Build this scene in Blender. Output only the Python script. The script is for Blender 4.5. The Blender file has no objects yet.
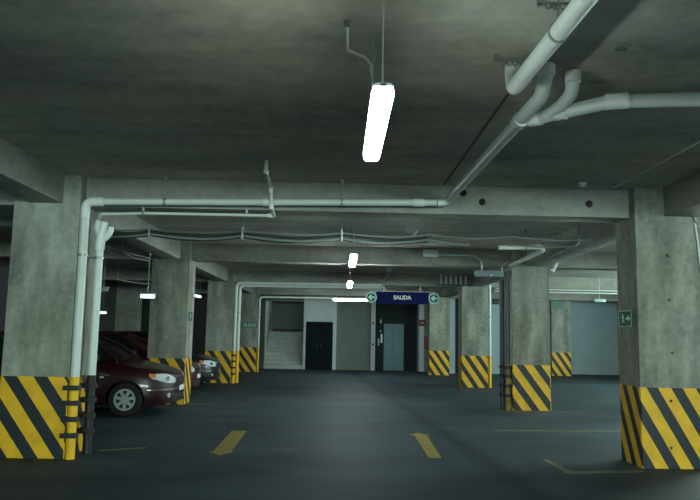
import bpy, bmesh, math, random
from mathutils import Vector, Matrix
random.seed(4)
SC = bpy.context.scene
COL = SC.collection

# ------------------------------------------------------------------ camera
cam_d = bpy.data.cameras.new('camera'); cam = bpy.data.objects.new('camera', cam_d); COL.objects.link(cam)
cam_d.sensor_fit = 'HORIZONTAL'; cam_d.sensor_width = 36.0; cam_d.lens = 36.0 * 701.84 / 700
cam_d.clip_start = 0.05; cam_d.clip_end = 300
r = Vector((0.99968766, -0.01629212, 0.01895102)); u = Vector((-0.020762, -0.11932193, 0.99263851)); f = Vector((0.01391091, 0.99272194, 0.11962292))
M = Matrix.Identity(4)
for i in range(3): M[i][0] = r[i]; M[i][1] = u[i]; M[i][2] = -f[i]
M[2][3] = 1.5
cam.matrix_world = M
SC.camera = cam

# ------------------------------------------------------------------ world, exposure, lamp strengths
w = bpy.data.worlds.new('daylight'); SC.world = w; w.use_nodes = True
w.node_tree.nodes['Background'].inputs[0].default_value = (0.72, 1.0, 0.95, 1)
w.node_tree.nodes['Background'].inputs[1].default_value = 26.0
# portal in the garage entrance behind the camera: guides the daylight, gives off none itself
WF = -15.0
pd = bpy.data.lights.new('entrance_portal', 'AREA'); pd.shape = 'RECTANGLE'; pd.size = 15.0; pd.size_y = 1.3; pd.cycles.is_portal = True
po = bpy.data.objects.new('entrance_portal', pd); COL.objects.link(po); po.location = (3.5, WF - 0.1, 2.35); po.rotation_euler = (math.radians(90), 0, 0)
pd2 = bpy.data.lights.new('clerestory_portal', 'AREA'); pd2.shape = 'RECTANGLE'; pd2.size = 0.6; pd2.size_y = 11.0; pd2.cycles.is_portal = True
po2 = bpy.data.objects.new('clerestory_portal', pd2); COL.objects.link(po2); po2.location = (12.15, 18.5, 2.65); po2.rotation_euler = (0, math.radians(90), 0)
SC.view_settings.view_transform = 'Standard'; SC.view_settings.look = 'None'
SC.view_settings.exposure = 0.80; SC.view_settings.gamma = 1.0; SC.view_settings.use_curve_mapping = False
LAMP_TINT = (0.82, 1.0, 0.95)
E_MAIN, E_SECOND, E_REAR, E_SIDE, E_LEFT, E_FAR = 28.0, 24.0, 34.0, 50.0, 5.0, 60.0

# ------------------------------------------------------------------ dimensions (metres)
D0, SP = 8.452, 6.371          # front face of the first column row, spacing
XL, XR = -3.167, 3.611         # aisle faces of the two column rows
ZB, ZC = 3.016, 3.381          # underside of beams, ceiling
HS = 0.94                      # top of the hazard paint
CW, CD = 0.80, 0.61            # column width, depth
WL, WR, WB = -8.7, 12.0, 30.2

# ------------------------------------------------------------------ materials
def nt(name):
    m = bpy.data.materials.new(name); m.use_nodes = True
    return m, m.node_tree.nodes, m.node_tree.links, m.node_tree.nodes['Principled BSDF']
def plain(name, c, rough=0.5, metal=0.0, var=0.0, scale=6.0, coat=0.0, spec=0.5):
    m, n, l, b = nt(name)
    b.inputs['Specular IOR Level'].default_value = spec
    b.inputs['Base Color'].default_value = (*c, 1); b.inputs['Roughness'].default_value = rough; b.inputs['Metallic'].default_value = metal
    if coat: b.inputs['Coat Weight'].default_value = coat; b.inputs['Coat Roughness'].default_value = 0.05
    if var:
        tc = n.new('ShaderNodeTexCoord'); no = n.new('ShaderNodeTexNoise'); no.inputs['Scale'].default_value = scale; no.inputs['Detail'].default_value = 5
        rp = n.new('ShaderNodeValToRGB')
        rp.color_ramp.elements[0].position = 0.3; rp.color_ramp.elements[1].position = 0.7
        rp.color_ramp.elements[0].color = (*[x * (1 - var) for x in c], 1); rp.color_ramp.elements[1].color = (*[min(1, x * (1 + var)) for x in c], 1)
        l.new(tc.outputs['Object'], no.inputs['Vector']); l.new(no.outputs['Fac'], rp.inputs[0]); l.new(rp.outputs[0], b.inputs['Base Color'])
    return m
def emit(name, c, s):
    m, n, l, b = nt(name)
    b.inputs['Base Color'].default_value = (0.9, 0.9, 0.9, 1)
    b.inputs['Emission Color'].default_value = (*c, 1); b.inputs['Emission Strength'].default_value = s
    return m
def concrete(name, c, stretch=(1, 1, 1), var=0.35, big=0.8, fine=9.0, rough=0.85, bump=0.15, warm=0.0, streak=None, brown=0.0):
    m, n, l, b = nt(name)
    geo = n.new('ShaderNodeNewGeometry'); mp = n.new('ShaderNodeMapping'); mp.inputs['Scale'].default_value = stretch
    l.new(geo.outputs['Position'], mp.inputs['Vector'])
    a = n.new('ShaderNodeTexNoise'); a.inputs['Scale'].default_value = big; a.inputs['Detail'].default_value = 6; a.inputs['Roughness'].default_value = 0.6
    f_ = n.new('ShaderNodeTexNoise'); f_.inputs['Scale'].default_value = fine; f_.inputs['Detail'].default_value = 8; f_.inputs['Roughness'].default_value = 0.7
    l.new(mp.outputs[0], a.inputs['Vector']); l.new(geo.outputs['Position'], f_.inputs['Vector'])
    mx = n.new('ShaderNodeMath'); mx.operation = 'MULTIPLY_ADD'; mx.inputs[1].default_value = 0.62
    ff = n.new('ShaderNodeMath'); ff.operation = 'MULTIPLY'; ff.inputs[1].default_value = 0.38
    l.new(f_.outputs['Fac'], ff.inputs[0]); l.new(a.outputs['Fac'], mx.inputs[0]); l.new(ff.outputs[0], mx.inputs[2])
    rp = n.new('ShaderNodeValToRGB'); e = rp.color_ramp.elements
    e[0].position = 0.34; e[1].position = 0.66
    e[0].color = (*[x * (1 - var) for x in c], 1); e[1].color = (*[min(1, x * (1 + var)) for x in c], 1)
    mid = e.new(0.5); mid.color = (c[0] * (1 + warm), c[1], c[2] * (1 - warm), 1)
    l.new(mx.outputs[0], rp.inputs[0]); out = rp.outputs[0]
    if streak:
        s = n.new('ShaderNodeTexNoise'); s.inputs['Scale'].default_value = 1.0; s.inputs['Detail'].default_value = 4
        mp2 = n.new('ShaderNodeMapping'); mp2.inputs['Scale'].default_value = streak
        l.new(geo.outputs['Position'], mp2.inputs['Vector']); l.new(mp2.outputs[0], s.inputs['Vector'])
        r2 = n.new('ShaderNodeValToRGB'); r2.color_ramp.elements[0].position = 0.36; r2.color_ramp.elements[1].position = 0.62
        r2.color_ramp.elements[0].color = (0.62, 0.64, 0.60, 1); r2.color_ramp.elements[1].color = (1.08, 1.08, 1.06, 1)
        l.new(s.outputs['Fac'], r2.inputs[0])
        mm = n.new('ShaderNodeMix'); mm.data_type = 'RGBA'; mm.blend_type = 'MULTIPLY'; mm.inputs['Factor'].default_value = 1
        l.new(out, mm.inputs['A']); l.new(r2.outputs[0], mm.inputs['B']); out = mm.outputs['Result']
    if brown:
        bn = n.new('ShaderNodeTexNoise'); bn.inputs['Scale'].default_value = 0.45; bn.inputs['Detail'].default_value = 3
        l.new(geo.outputs['Position'], bn.inputs['Vector'])
        br = n.new('ShaderNodeValToRGB'); br.color_ramp.elements[0].position = 0.42; br.color_ramp.elements[1].position = 0.60
        br.color_ramp.elements[0].color = (1, 1, 1, 1); br.color_ramp.elements[1].color = (1 + 0.10 * brown, 1 - 0.06 * brown, 1 - 0.24 * brown, 1)
        l.new(bn.outputs['Fac'], br.inputs[0])
        mb = n.new('ShaderNodeMix'); mb.data_type = 'RGBA'; mb.blend_type = 'MULTIPLY'; mb.inputs['Factor'].default_value = 1
        l.new(out, mb.inputs['A']); l.new(br.outputs[0], mb.inputs['B']); out = mb.outputs['Result']
    l.new(out, b.inputs['Base Color'])
    b.inputs['Roughness'].default_value = rough
    if bump:
        bp = n.new('ShaderNodeBump'); bp.inputs['Strength'].default_value = bump; bp.inputs['Distance'].default_value = 0.02
        l.new(f_.outputs['Fac'], bp.inputs['Height']); l.new(bp.outputs[0], b.inputs['Normal'])
    return m
def hazard(name, phase, slope=1.45, period=0.49):
    """Yellow and charcoal diagonal paint, worn a little; runs round the corners of a column."""
    m, n, l, b = nt(name)
    geo = n.new('ShaderNodeNewGeometry'); tc = n.new('ShaderNodeTexCoord')
    sp = n.new('ShaderNodeSeparateXYZ'); l.new(tc.outputs['Object'], sp.inputs[0])
    sn = n.new('ShaderNodeSeparateXYZ'); l.new(geo.outputs['True Normal'], sn.inputs[0])
    def math_(op, a, b_):
        k = n.new('ShaderNodeMath'); k.operation = op
        for i, v in enumerate((a, b_)):
            if isinstance(v, (int, float)): k.inputs[i].default_value = v
            elif v is not None: l.new(v, k.inputs[i])
        return k.outputs[0]
    t1 = math_('MULTIPLY', sp.outputs[0], math_('MULTIPLY', sn.outputs[1], -1.0))
    t2 = math_('MULTIPLY', sp.outputs[1], sn.outputs[0])
    tan = math_('ADD', t1, t2)
    v = math_('ADD', math_('MULTIPLY', tan, slope), sp.outputs[2])
    no = n.new('ShaderNodeTexNoise'); no.inputs['Scale'].default_value = 14; l.new(geo.outputs['Position'], no.inputs['Vector'])
    v = math_('ADD', v, math_('MULTIPLY', no.outputs['Fac'], 0.012))
    fr = math_('FRACT', math_('MULTIPLY', math_('ADD', v, phase), 1 / period), None)
    st = n.new('ShaderNodeValToRGB'); st.color_ramp.interpolation = 'LINEAR'
    e = st.color_ramp.elements; e[0].position = 0.0; e[1].position = 0.02
    dark, yel = (0.014, 0.019, 0.026, 1), (0.95, 0.52, 0.010, 1)
    e[0].color = dark; e[1].color = yel
    k = e.new(0.535); k.color = yel; k = e.new(0.555); k.color = dark
    l.new(fr, st.inputs[0])
    n2 = n.new('ShaderNodeTexNoise'); n2.inputs['Scale'].default_value = 5; n2.inputs['Detail'].default_value = 8; l.new(geo.outputs['Position'], n2.inputs['Vector'])
    r2 = n.new('ShaderNodeValToRGB'); r2.color_ramp.elements[0].position = 0.3; r2.color_ramp.elements[1].position = 0.6
    r2.color_ramp.elements[0].color = (0.80, 0.80, 0.80, 1); r2.color_ramp.elements[1].color = (1, 1, 1, 1)
    l.new(n2.outputs['Fac'], r2.inputs[0])
    mm = n.new('ShaderNodeMix'); mm.data_type = 'RGBA'; mm.blend_type = 'MULTIPLY'; mm.inputs['Factor'].default_value = 1
    l.new(st.outputs[0], mm.inputs['A']); l.new(r2.outputs[0], mm.inputs['B']); l.new(mm.outputs['Result'], b.inputs['Base Color'])
    b.inputs['Roughness'].default_value = 0.5
    return m
def floor_mat():
    m, n, l, b = nt('polished_concrete')
    geo = n.new('ShaderNodeNewGeometry'); mp = n.new('ShaderNodeMapping'); mp.inputs['Scale'].default_value = (0.5, 0.9, 1)
    l.new(geo.outputs['Position'], mp.inputs[0])
    a = n.new('ShaderNodeTexNoise'); a.inputs['Scale'].default_value = 1.1; a.inputs['Detail'].default_value = 7; a.inputs['Roughness'].default_value = 0.62
    l.new(mp.outputs[0], a.inputs['Vector'])
    rp = n.new('ShaderNodeValToRGB'); e = rp.color_ramp.elements; e[0].position = 0.32; e[1].position = 0.7
    e[0].color = (0.034, 0.049, 0.059, 1); e[1].color = (0.080, 0.106, 0.118, 1)
    l.new(a.outputs['Fac'], rp.inputs[0])
    # dark tyre track that curves from the aisle to the front right
    sp = n.new('ShaderNodeSeparateXYZ'); l.new(geo.outputs['Position'], sp.inputs[0])
    def mth(op, a_, b_=None, c_=None):
        k = n.new('ShaderNodeMath'); k.operation = op
        for i, v in enumerate((a_, b_, c_)):
            if isinstance(v, (int, float)): k.inputs[i].default_value = v
            elif v is not None: l.new(v, k.inputs[i])
        return k.outputs[0]
    # x = 2.15 - (y-8)*0.115 : track centre line
    cx = mth('MULTIPLY_ADD', sp.outputs[1], -0.06, 2.35)
    d = mth('ABSOLUTE', mth('SUBTRACT', sp.outputs[0], cx))
    wob = n.new('ShaderNodeTexNoise'); wob.inputs['Scale'].default_value = 2.5; l.new(geo.outputs['Position'], wob.inputs['Vector'])
    d = mth('ADD', d, mth('MULTIPLY', wob.outputs['Fac'], 0.16))
    tr = n.new('ShaderNodeValToRGB'); t = tr.color_ramp.elements; t[0].position = 0.10; t[1].position = 0.34
    t[0].color = (0.60, 0.60, 0.62, 1); t[1].color = (1, 1, 1, 1); l.new(d, tr.inputs[0])
    mm = n.new('ShaderNodeMix'); mm.data_type = 'RGBA'; mm.blend_type = 'MULTIPLY'; mm.inputs['Factor'].default_value = 1
    l.new(rp.outputs[0], mm.inputs['A']); l.new(tr.outputs[0], mm.inputs['B']); l.new(mm.outputs['Result'], b.inputs['Base Color'])
    rr = n.new('ShaderNodeMapRange'); rr.inputs['To Min'].default_value = 0.55; rr.inputs['To Max'].default_value = 0.72
    l.new(a.outputs['Fac'], rr.inputs['Value']); l.new(rr.outputs[0], b.inputs['Roughness'])
    b.inputs['Specular IOR Level'].default_value = 0.12
    return m
def worn_paint(name, c, under, cover=0.5):
    m, n, l, b = nt(name)
    geo = n.new('ShaderNodeNewGeometry'); a = n.new('ShaderNodeTexNoise'); a.inputs['Scale'].default_value = 11; a.inputs['Detail'].default_value = 6
    l.new(geo.outputs['Position'], a.inputs['Vector'])
    rp = n.new('ShaderNodeValToRGB'); e = rp.color_ramp.elements; e[0].position = cover - 0.12; e[1].position = cover + 0.12
    e[0].color = (*under, 1); e[1].color = (*c, 1); l.new(a.outputs['Fac'], rp.inputs[0]); l.new(rp.outputs[0], b.inputs['Base Color'])
    b.inputs['Roughness'].default_value = 0.6
    return m

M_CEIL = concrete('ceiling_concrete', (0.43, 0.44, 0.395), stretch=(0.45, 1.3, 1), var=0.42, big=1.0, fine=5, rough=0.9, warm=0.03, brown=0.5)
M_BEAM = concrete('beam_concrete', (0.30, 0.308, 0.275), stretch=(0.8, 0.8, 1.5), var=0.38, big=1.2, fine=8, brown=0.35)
M_COLUMN = concrete('column_concrete', (0.325, 0.34, 0.305), stretch=(1.6, 1.6, 0.8), var=0.50, big=1.4, fine=11, warm=0.02, streak=(3.5, 3.5, 0.5), brown=0.3)
M_SIDE = concrete('shaded_side_concrete', (0.06, 0.06, 0.06), var=0.2)  # concrete colour darkened to stand in for the unlit left bay
M_PALE = plain('pale_wall_paint', (0.52, 0.57, 0.57), 0.7, var=0.06, scale=2)
M_BLUE = plain('bluish_wall_paint', (0.40, 0.50, 0.54), 0.7, var=0.06, scale=2)
M_GREYGREEN = plain('grey_green_wall_paint', (0.16, 0.19, 0.17), 0.75, var=0.08, scale=2)
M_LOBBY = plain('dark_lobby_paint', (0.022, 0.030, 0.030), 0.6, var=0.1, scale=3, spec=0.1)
M_FLOOR = floor_mat()
M_PVC = plain('white_pipe_plastic', (0.70, 0.755, 0.70), 0.38, var=0.05, scale=3)
M_PVC2 = plain('white_fitting_plastic', (0.83, 0.86, 0.82), 0.35)
M_STEEL = plain('galvanised_steel', (0.36, 0.38, 0.37), 0.42, 0.6, var=0.1, scale=20)
M_BOX = plain('pale_grey_box', (0.42, 0.50, 0.50), 0.5, 0.1)
M_DARKSTEEL = plain('dark_steel', (0.05, 0.055, 0.055), 0.5, 0.3)
M_BLACK = plain('black_paint', (0.014, 0.014, 0.016), 0.55)
M_DARKPIPE = plain('dark_grey_pipe', (0.055, 0.065, 0.065), 0.4, var=0.15)
M_CABLE = plain('grey_cable', (0.20, 0.22, 0.21), 0.5)
M_CABLED = plain('dark_cable', (0.035, 0.04, 0.042), 0.5)
M_YEL = plain('yellow_pipe_paint', (0.95, 0.52, 0.010), 0.5, var=0.10, scale=8)
M_HOLE = plain('bare_dark_hole', (0.06, 0.06, 0.055), 0.95)
M_FIX = plain('lamp_housing', (0.42, 0.46, 0.45), 0.4)
M_LAMP = emit('lit_diffuser', LAMP_TINT, E_MAIN)
M_LAMP_SECOND = emit('lit_diffuser_second', LAMP_TINT, E_SECOND)
M_LAMP_LEFT = emit('lit_diffuser_left', LAMP_TINT, E_LEFT)
M_LAMP_REAR = emit('lit_diffuser_rear', LAMP_TINT, E_REAR)
M_LAMP_SIDE = emit('lit_diffuser_side', LAMP_TINT, E_SIDE)
M_LAMP_FAR = emit('lit_diffuser_far', (0.86, 0.98, 1.0), E_FAR)
M_FILL_RIGHTBAY = emit('added_diffuser_right_bay', LAMP_TINT, 130.0)
M_FILL_STAIR = emit('added_diffuser_stair', LAMP_TINT, 4.0)
M_LAMP_DIM = emit('lit_diffuser_dim', (0.72, 1.0, 0.95), 0.85)
M_OFF = plain('unlit_diffuser', (0.45, 0.52, 0.52), 0.3)
M_SIGNBLUE = plain('sign_blue', (0.004, 0.010, 0.095), 0.55, spec=0.12)
M_SIGNWHITE = plain('sign_white', (0.90, 0.94, 0.94), 0.4)
M_SIGNGREEN = plain('sign_green', (0.004, 0.115, 0.070), 0.5, spec=0.15)
M_SIGNMINT = plain('sign_mint', (0.50, 0.90, 0.76), 0.4)
M_SIGNDARK = plain('sign_dark', (0.015, 0.04, 0.05), 0.4)
M_RED = plain('sign_red', (0.22, 0.035, 0.03), 0.5)
M_LINE = worn_paint('worn_yellow_line', (0.34, 0.24, 0.022), (0.14, 0.13, 0.055), 0.42)
M_FAINT = worn_paint('faint_yellow_line', (0.20, 0.165, 0.055), (0.09, 0.105, 0.10), 0.50)
M_STEELDOOR = plain('brushed_door_steel', (0.13, 0.22, 0.245), 0.5, 0.2, var=0.06, scale=3)
M_DOORDARK = plain('dark_door_paint', (0.006, 0.009, 0.012), 0.6, spec=0.08)
M_STEP = plain('stair_concrete', (0.40, 0.42, 0.38), 0.8, var=0.12, scale=4)
M_TYRE = plain('tyre_rubber', (0.012, 0.012, 0.012), 0.75)
M_HUB = plain('silver_hubcap', (0.62, 0.66, 0.66), 0.3, 0.35)
M_GLASS = plain('tinted_car_glass', (0.010, 0.016, 0.018), 0.06, coat=0.5)
M_LENS = plain('headlight_lens', (0.80, 0.85, 0.90), 0.15, 0.2, coat=1)
M_AMBER = plain('amber_lens', (0.75, 0.20, 0.02), 0.2, coat=1)
M_CARRED = plain('dark_red_car_paint', (0.028, 0.0028, 0.004), 0.35, 0.0, coat=0.4)
M_CARRED2 = plain('wine_red_car_paint', (0.065, 0.005, 0.007), 0.35, 0.0, coat=0.4)
M_CARBLACK = plain('black_car_paint', (0.008, 0.010, 0.012), 0.35, 0.0, coat=0.4)
M_TRIM = plain('black_car_trim', (0.012, 0.012, 0.013), 0.6)
M_CHROME = plain('chrome', (0.7, 0.72, 0.72), 0.15, 1.0)

# ------------------------------------------------------------------ object helpers
WORLD_AT = {}
def tag(o, label=None, cat=None, group=None, kind=None):
    if label: o['label'] = label
    if cat: o['category'] = cat
    if group: o['group'] = group
    if kind: o['kind'] = kind
    return o
def thing(name, loc, label, cat, group=None):
    o = bpy.data.objects.new(name, None); COL.objects.link(o); o.location = loc; o.empty_display_size = 0.1
    WORLD_AT[o.name] = Vector(loc)
    return tag(o, label, cat, group)
def obj(name, bm, mat, parent=None, at=None, smooth=True):
    """Link a bmesh given in world coordinates as one mesh object."""
    if parent is not None and at is None: at = WORLD_AT[parent.name]
    if at is None:
        vs = [v.co for v in bm.verts]
        at = Vector(((min(v.x for v in vs) + max(v.x for v in vs)) / 2, (min(v.y for v in vs) + max(v.y for v in vs)) / 2, min(v.z for v in vs)))
    at = Vector(at)
    bmesh.ops.recalc_face_normals(bm, faces=bm.faces)
    bmesh.ops.translate(bm, verts=bm.verts, vec=-at)
    me = bpy.data.meshes.new(name); bm.to_mesh(me); bm.free()
    mats = mat if isinstance(mat, (list, tuple)) else [mat]
    for k in mats: me.materials.append(k)
    if smooth:
        for p in me.polygons: p.use_smooth = True
        me.set_sharp_from_angle(angle=math.radians(35))
    o = bpy.data.objects.new(name, me); COL.objects.link(o)
    if parent is not None:
        o.parent = parent; o.location = at - WORLD_AT[parent.name]
    else: o.location = at
    WORLD_AT[o.name] = at
    return o
def struct(name, bm, mat): return tag(obj(name, bm, mat), kind='structure')
def nb(): return bmesh.new()
def box(bm, x0, x1, y0, y1, z0, z1, bevel=0.0, mi=0):
    g = bmesh.ops.create_cube(bm, size=1.0)
    bmesh.ops.scale(bm, verts=g['verts'], vec=(x1 - x0, y1 - y0, z1 - z0))
    bmesh.ops.translate(bm, verts=g['verts'], vec=((x0 + x1) / 2, (y0 + y1) / 2, (z0 + z1) / 2))
    fs = set(f_ for v in g['verts'] for f_ in v.link_faces)
    for f_ in fs: f_.material_index = mi
    if bevel:
        es = list(set(e for v in g['verts'] for e in v.link_edges))
        bmesh.ops.bevel(bm, geom=es, offset=bevel, segments=2, affect='EDGES', profile=0.7)
    return bm
def cbox(x0, x1, y0, y1, z0, z1, bevel=0.0): return box(nb(), x0, x1, y0, y1, z0, z1, bevel)
def fillet(pts, rad, seg=6):
    pts = [Vector(p) for p in pts]; out = [pts[0]]
    for i in range(1, len(pts) - 1):
        a, b, c = pts[i - 1], pts[i], pts[i + 1]
        d1, d2 = (a - b), (c - b); l1, l2 = d1.length, d2.length; d1.normalize(); d2.normalize()
        ang = d1.angle(d2)
        if ang > math.radians(177) or rad <= 0: out.append(b); continue
        t = min(rad / math.tan(ang / 2), l1 * 0.48, l2 * 0.48)
        p0, p1 = b + d1 * t, b + d2 * t
        for k in range(seg + 1):
            s = k / seg
            out.append(p0 * (1 - s) ** 2 + b * 2 * s * (1 - s) + p1 * s * s)
    out.append(pts[-1]); return out
def tube(bm, pts, rad, n=14, bend=0.0, seg=6):
    pts = fillet(pts, bend, seg) if bend else [Vector(p) for p in pts]
    t0 = (pts[1] - pts[0]).normalized(); ref = Vector((0, 0, 1)) if abs(t0.z) < 0.9 else Vector((1, 0, 0))
    a = t0.cross(ref).normalized(); rings = []
    for i, p in enumerate(pts):
        t = ((pts[min(i + 1, len(pts) - 1)] - p).normalized() + (p - pts[max(i - 1, 0)]).normalized())
        if t.length < 1e-6: t = t0.copy()
        t.normalize(); a = (a - t * a.dot(t)).normalized(); b = t.cross(a)
        rr = rad[i] if isinstance(rad, (list, tuple)) else rad
        rings.append([bm.verts.new(p + (a * math.cos(q) + b * math.sin(q)) * rr) for q in [2 * math.pi * k / n for k in range(n)]])
    for i in range(len(rings) - 1):
        for k in range(n):
            bm.faces.new((rings[i][k], rings[i][(k + 1) % n], rings[i + 1][(k + 1) % n], rings[i + 1][k]))
    bm.faces.new(rings[0][::-1]); bm.faces.new(rings[-1])
    return bm
def ctube(pts, rad, n=14, bend=0.0, seg=6): return tube(nb(), pts, rad, n, bend, seg)
def torus_strap(bm, c, axis, r_in, r_out, wid, n=20):
    """A flat band round a pipe: centre, axis direction, radii, width."""
    ax = Vector(axis).normalized(); c = Vector(c)
    ref = Vector((0, 0, 1)) if abs(ax.z) < 0.9 else Vector((1, 0, 0))
    a = ax.cross(ref).normalized(); b = ax.cross(a)
    R = []
    for k in range(n):
        q = 2 * math.pi * k / n; d = a * math.cos(q) + b * math.sin(q)
        R.append([bm.verts.new(c + d * rr + ax * s) for rr, s in ((r_in, -wid / 2), (r_out, -wid / 2), (r_out, wid / 2), (r_in, wid / 2))])
    for k in range(n):
        A, B = R[k], R[(k + 1) % n]
        for j in range(4): bm.faces.new((A[j], A[(j + 1) % 4], B[(j + 1) % 4], B[j]))
    return bm
def prism(bm, poly, plane, d0, d1, mi=0):
    """Extrude a 2D outline. plane 'xz' -> along y, 'yz' -> along x, 'xy' -> along z."""
    def P(a, b, d): return {'xz': (a, d, b), 'yz': (d, a, b), 'xy': (a, b, d)}[plane]
    A = [bm.verts.new(P(a, b, d0)) for a, b in poly]; B = [bm.verts.new(P(a, b, d1)) for a, b in poly]
    n = len(poly); fs = [bm.faces.new(A), bm.faces.new(B[::-1])]
    for k in range(n): fs.append(bm.faces.new((A[k], B[k], B[(k + 1) % n], A[(k + 1) % n])))
    for f_ in fs: f_.material_index = mi
    return bm
def disc(bm, c, r0, plane, d0, d1, n=28): return prism(bm, [(c[0] + r0 * math.cos(2 * math.pi * k / n), c[1] + r0 * math.sin(2 * math.pi * k / n)) for k in range(n)], plane, d0, d1)
def cut(o, bm_cut):
    """Bore real holes: boolean difference, applied at once; nothing of the cutter stays."""
    bmesh.ops.recalc_face_normals(bm_cut, faces=bm_cut.faces)
    me = bpy.data.meshes.new('cutter'); bm_cut.to_mesh(me); bm_cut.free()
    c = bpy.data.objects.new('cutter', me); COL.objects.link(c)
    c.location = (0, 0, 0)
    md = o.modifiers.new('bore', 'BOOLEAN'); md.operation = 'DIFFERENCE'; md.object = c; md.solver = 'EXACT'
    bpy.context.view_layer.update()
    dg = bpy.context.evaluated_depsgraph_get(); dg.update()
    new = bpy.data.meshes.new_from_object(o.evaluated_get(dg), depsgraph=dg)
    o.modifiers.clear(); o.data = new
    bpy.data.objects.remove(c); bpy.data.meshes.remove(me)
def text_mesh(txt, size, x, y, z, depth):
    cu = bpy.data.curves.new('lettering', 'FONT'); cu.body = txt; cu.size = size; cu.align_x = 'CENTER'; cu.align_y = 'CENTER'; cu.extrude = depth; cu.offset = 0.006
    o = bpy.data.objects.new('lettering', cu); COL.objects.link(o); bpy.context.view_layer.update()
    dg = bpy.context.evaluated_depsgraph_get(); me = bpy.data.meshes.new_from_object(o.evaluated_get(dg), depsgraph=dg)
    bpy.data.objects.remove(o); bpy.data.curves.remove(cu)
    bm = nb(); bm.from_mesh(me); bpy.data.meshes.remove(me)
    bmesh.ops.rotate(bm, verts=bm.verts, cent=(0, 0, 0), matrix=Matrix.Rotation(math.pi / 2, 3, 'X'))
    bmesh.ops.translate(bm, verts=bm.verts, vec=(x, y, z))
    return bm

# ================================================================== THE SETTING
struct('floor', cbox(WL, WR, WF, WB + 4.4, -0.2, 0.0), M_FLOOR)
struct('ceiling', cbox(WL, WR, WF, WB + 4.4, ZC, ZC + 0.2), M_CEIL)
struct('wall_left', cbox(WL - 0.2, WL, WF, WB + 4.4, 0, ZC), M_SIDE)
struct('wall_front', cbox(WL, WR, WF - 0.2, WF, 3.0, ZC), M_BEAM)
struct('wall_front', cbox(WL, WR, WF - 0.2, WF, 0, 1.7), M_BEAM)
struct('wall_front', cbox(WL, -4.0, WF - 0.2, WF, 1.7, 3.0), M_BEAM)
struct('wall_front', cbox(11.0, WR, WF - 0.2, WF, 1.7, 3.0), M_BEAM)
OY0, OY1, OZ0, OZ1 = 13.0, 24.0, 2.35, 2.95
struct('wall_right', cbox(WR, WR + 0.2, WF, OY0, 0, ZC), M_BEAM); struct('wall_right', cbox(WR, WR + 0.2, OY1, WB + 4.4, 0, ZC), M_BEAM)
struct('wall_right', cbox(WR, WR + 0.2, OY0, OY1, 0, OZ0), M_BEAM); struct('wall_right', cbox(WR, WR + 0.2, OY0, OY1, OZ1, ZC), M_BEAM)
# back wall
T = WB + 0.2
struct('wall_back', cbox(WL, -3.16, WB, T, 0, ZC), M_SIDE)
struct('wall_back', cbox(-3.16, -1.50, WB, T, 2.87, ZC), M_GREYGREEN)
bm = nb(); box(bm, -1.50, -1.40, WB, T, 0, ZC); box(bm, -1.40, -0.24, WB, T, 2.02, ZC); box(bm, -0.24, -0.09, WB, T, 0, ZC)
struct('wall_back', bm, M_PALE)
struct('wall_back', cbox(-0.09, 1.39, WB + 0.1, T + 0.1, 0, ZC), M_GREYGREEN)
struct('trim_1', cbox(1.39, 1.57, WB - 0.05, T + 0.8, 0, ZC), M_PALE)
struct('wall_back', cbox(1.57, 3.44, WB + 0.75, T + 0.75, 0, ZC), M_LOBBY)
struct('trim_2', cbox(3.44, 3.65, WB - 0.05, T + 0.8, 0, ZC), M_PALE)
struct('wall_back', cbox(3.65, 4.74, WB, T, 0, ZC), M_GREYGREEN)
struct('trim_3', cbox(4.50, 4.78, 28.9, 29.2, 0, ZC), M_BLUE)
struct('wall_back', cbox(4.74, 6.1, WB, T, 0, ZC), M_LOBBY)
pier = struct('trim_4', cbox(6.10, 6.85, 29.2, WB, 0, ZC), M_BLUE)
struct('wall_back', cbox(6.85, WR, WB, T, 0, ZC), M_BLUE)
# stairwell
struct('wall_stairwell', cbox(-3.36, -3.16, T, WB + 4.4, 0, ZC + 0.0), M_PALE)
struct('wall_stairwell', cbox(-1.50, -1.40, T, WB + 4.4, 0, ZC), M_PALE)
struct('wall_stairwell', cbox(-3.16, -1.50, WB + 4.1, WB + 4.4, 0, ZC), M_GREYGREEN)

# beams across the aisle (rows 0..4) and along the column lines
XRS = [XR, XR, XR + 0.045, XR + 0.09, 3.55]     # aisle face of the right columns, row by row
YS = [D0 - SP + k * SP for k in range(5)]     # row behind the camera, then rows 1..4
OUT_R0, OUT_R1 = 8.63, 9.43                    # outer row of columns on the right
beam_front = None
for y in (YS[0] - SP, YS[0] - 2 * SP):
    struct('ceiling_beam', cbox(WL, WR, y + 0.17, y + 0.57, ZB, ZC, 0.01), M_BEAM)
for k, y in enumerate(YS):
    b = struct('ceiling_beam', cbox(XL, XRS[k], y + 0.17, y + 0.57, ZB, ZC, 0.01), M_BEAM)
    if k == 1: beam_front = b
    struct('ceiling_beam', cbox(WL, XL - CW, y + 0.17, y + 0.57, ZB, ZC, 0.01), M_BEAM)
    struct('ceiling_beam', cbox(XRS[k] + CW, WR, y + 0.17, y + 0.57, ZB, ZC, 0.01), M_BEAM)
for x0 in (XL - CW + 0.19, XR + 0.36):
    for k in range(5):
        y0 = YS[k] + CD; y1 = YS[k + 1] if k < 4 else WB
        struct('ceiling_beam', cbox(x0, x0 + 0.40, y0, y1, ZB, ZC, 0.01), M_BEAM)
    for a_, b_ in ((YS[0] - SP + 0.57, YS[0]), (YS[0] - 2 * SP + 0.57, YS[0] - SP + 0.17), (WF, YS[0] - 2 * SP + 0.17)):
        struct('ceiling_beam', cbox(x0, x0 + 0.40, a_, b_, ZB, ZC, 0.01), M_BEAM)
# three cored holes through the front beam
bm = nb()
for x, z in ((1.524, 3.289), (1.763, 3.18), (3.11, 3.185)): disc(bm, (x, z), 0.045, 'xz', D0 - 0.1, D0 + 0.8)
cut(beam_front, bm)

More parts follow.
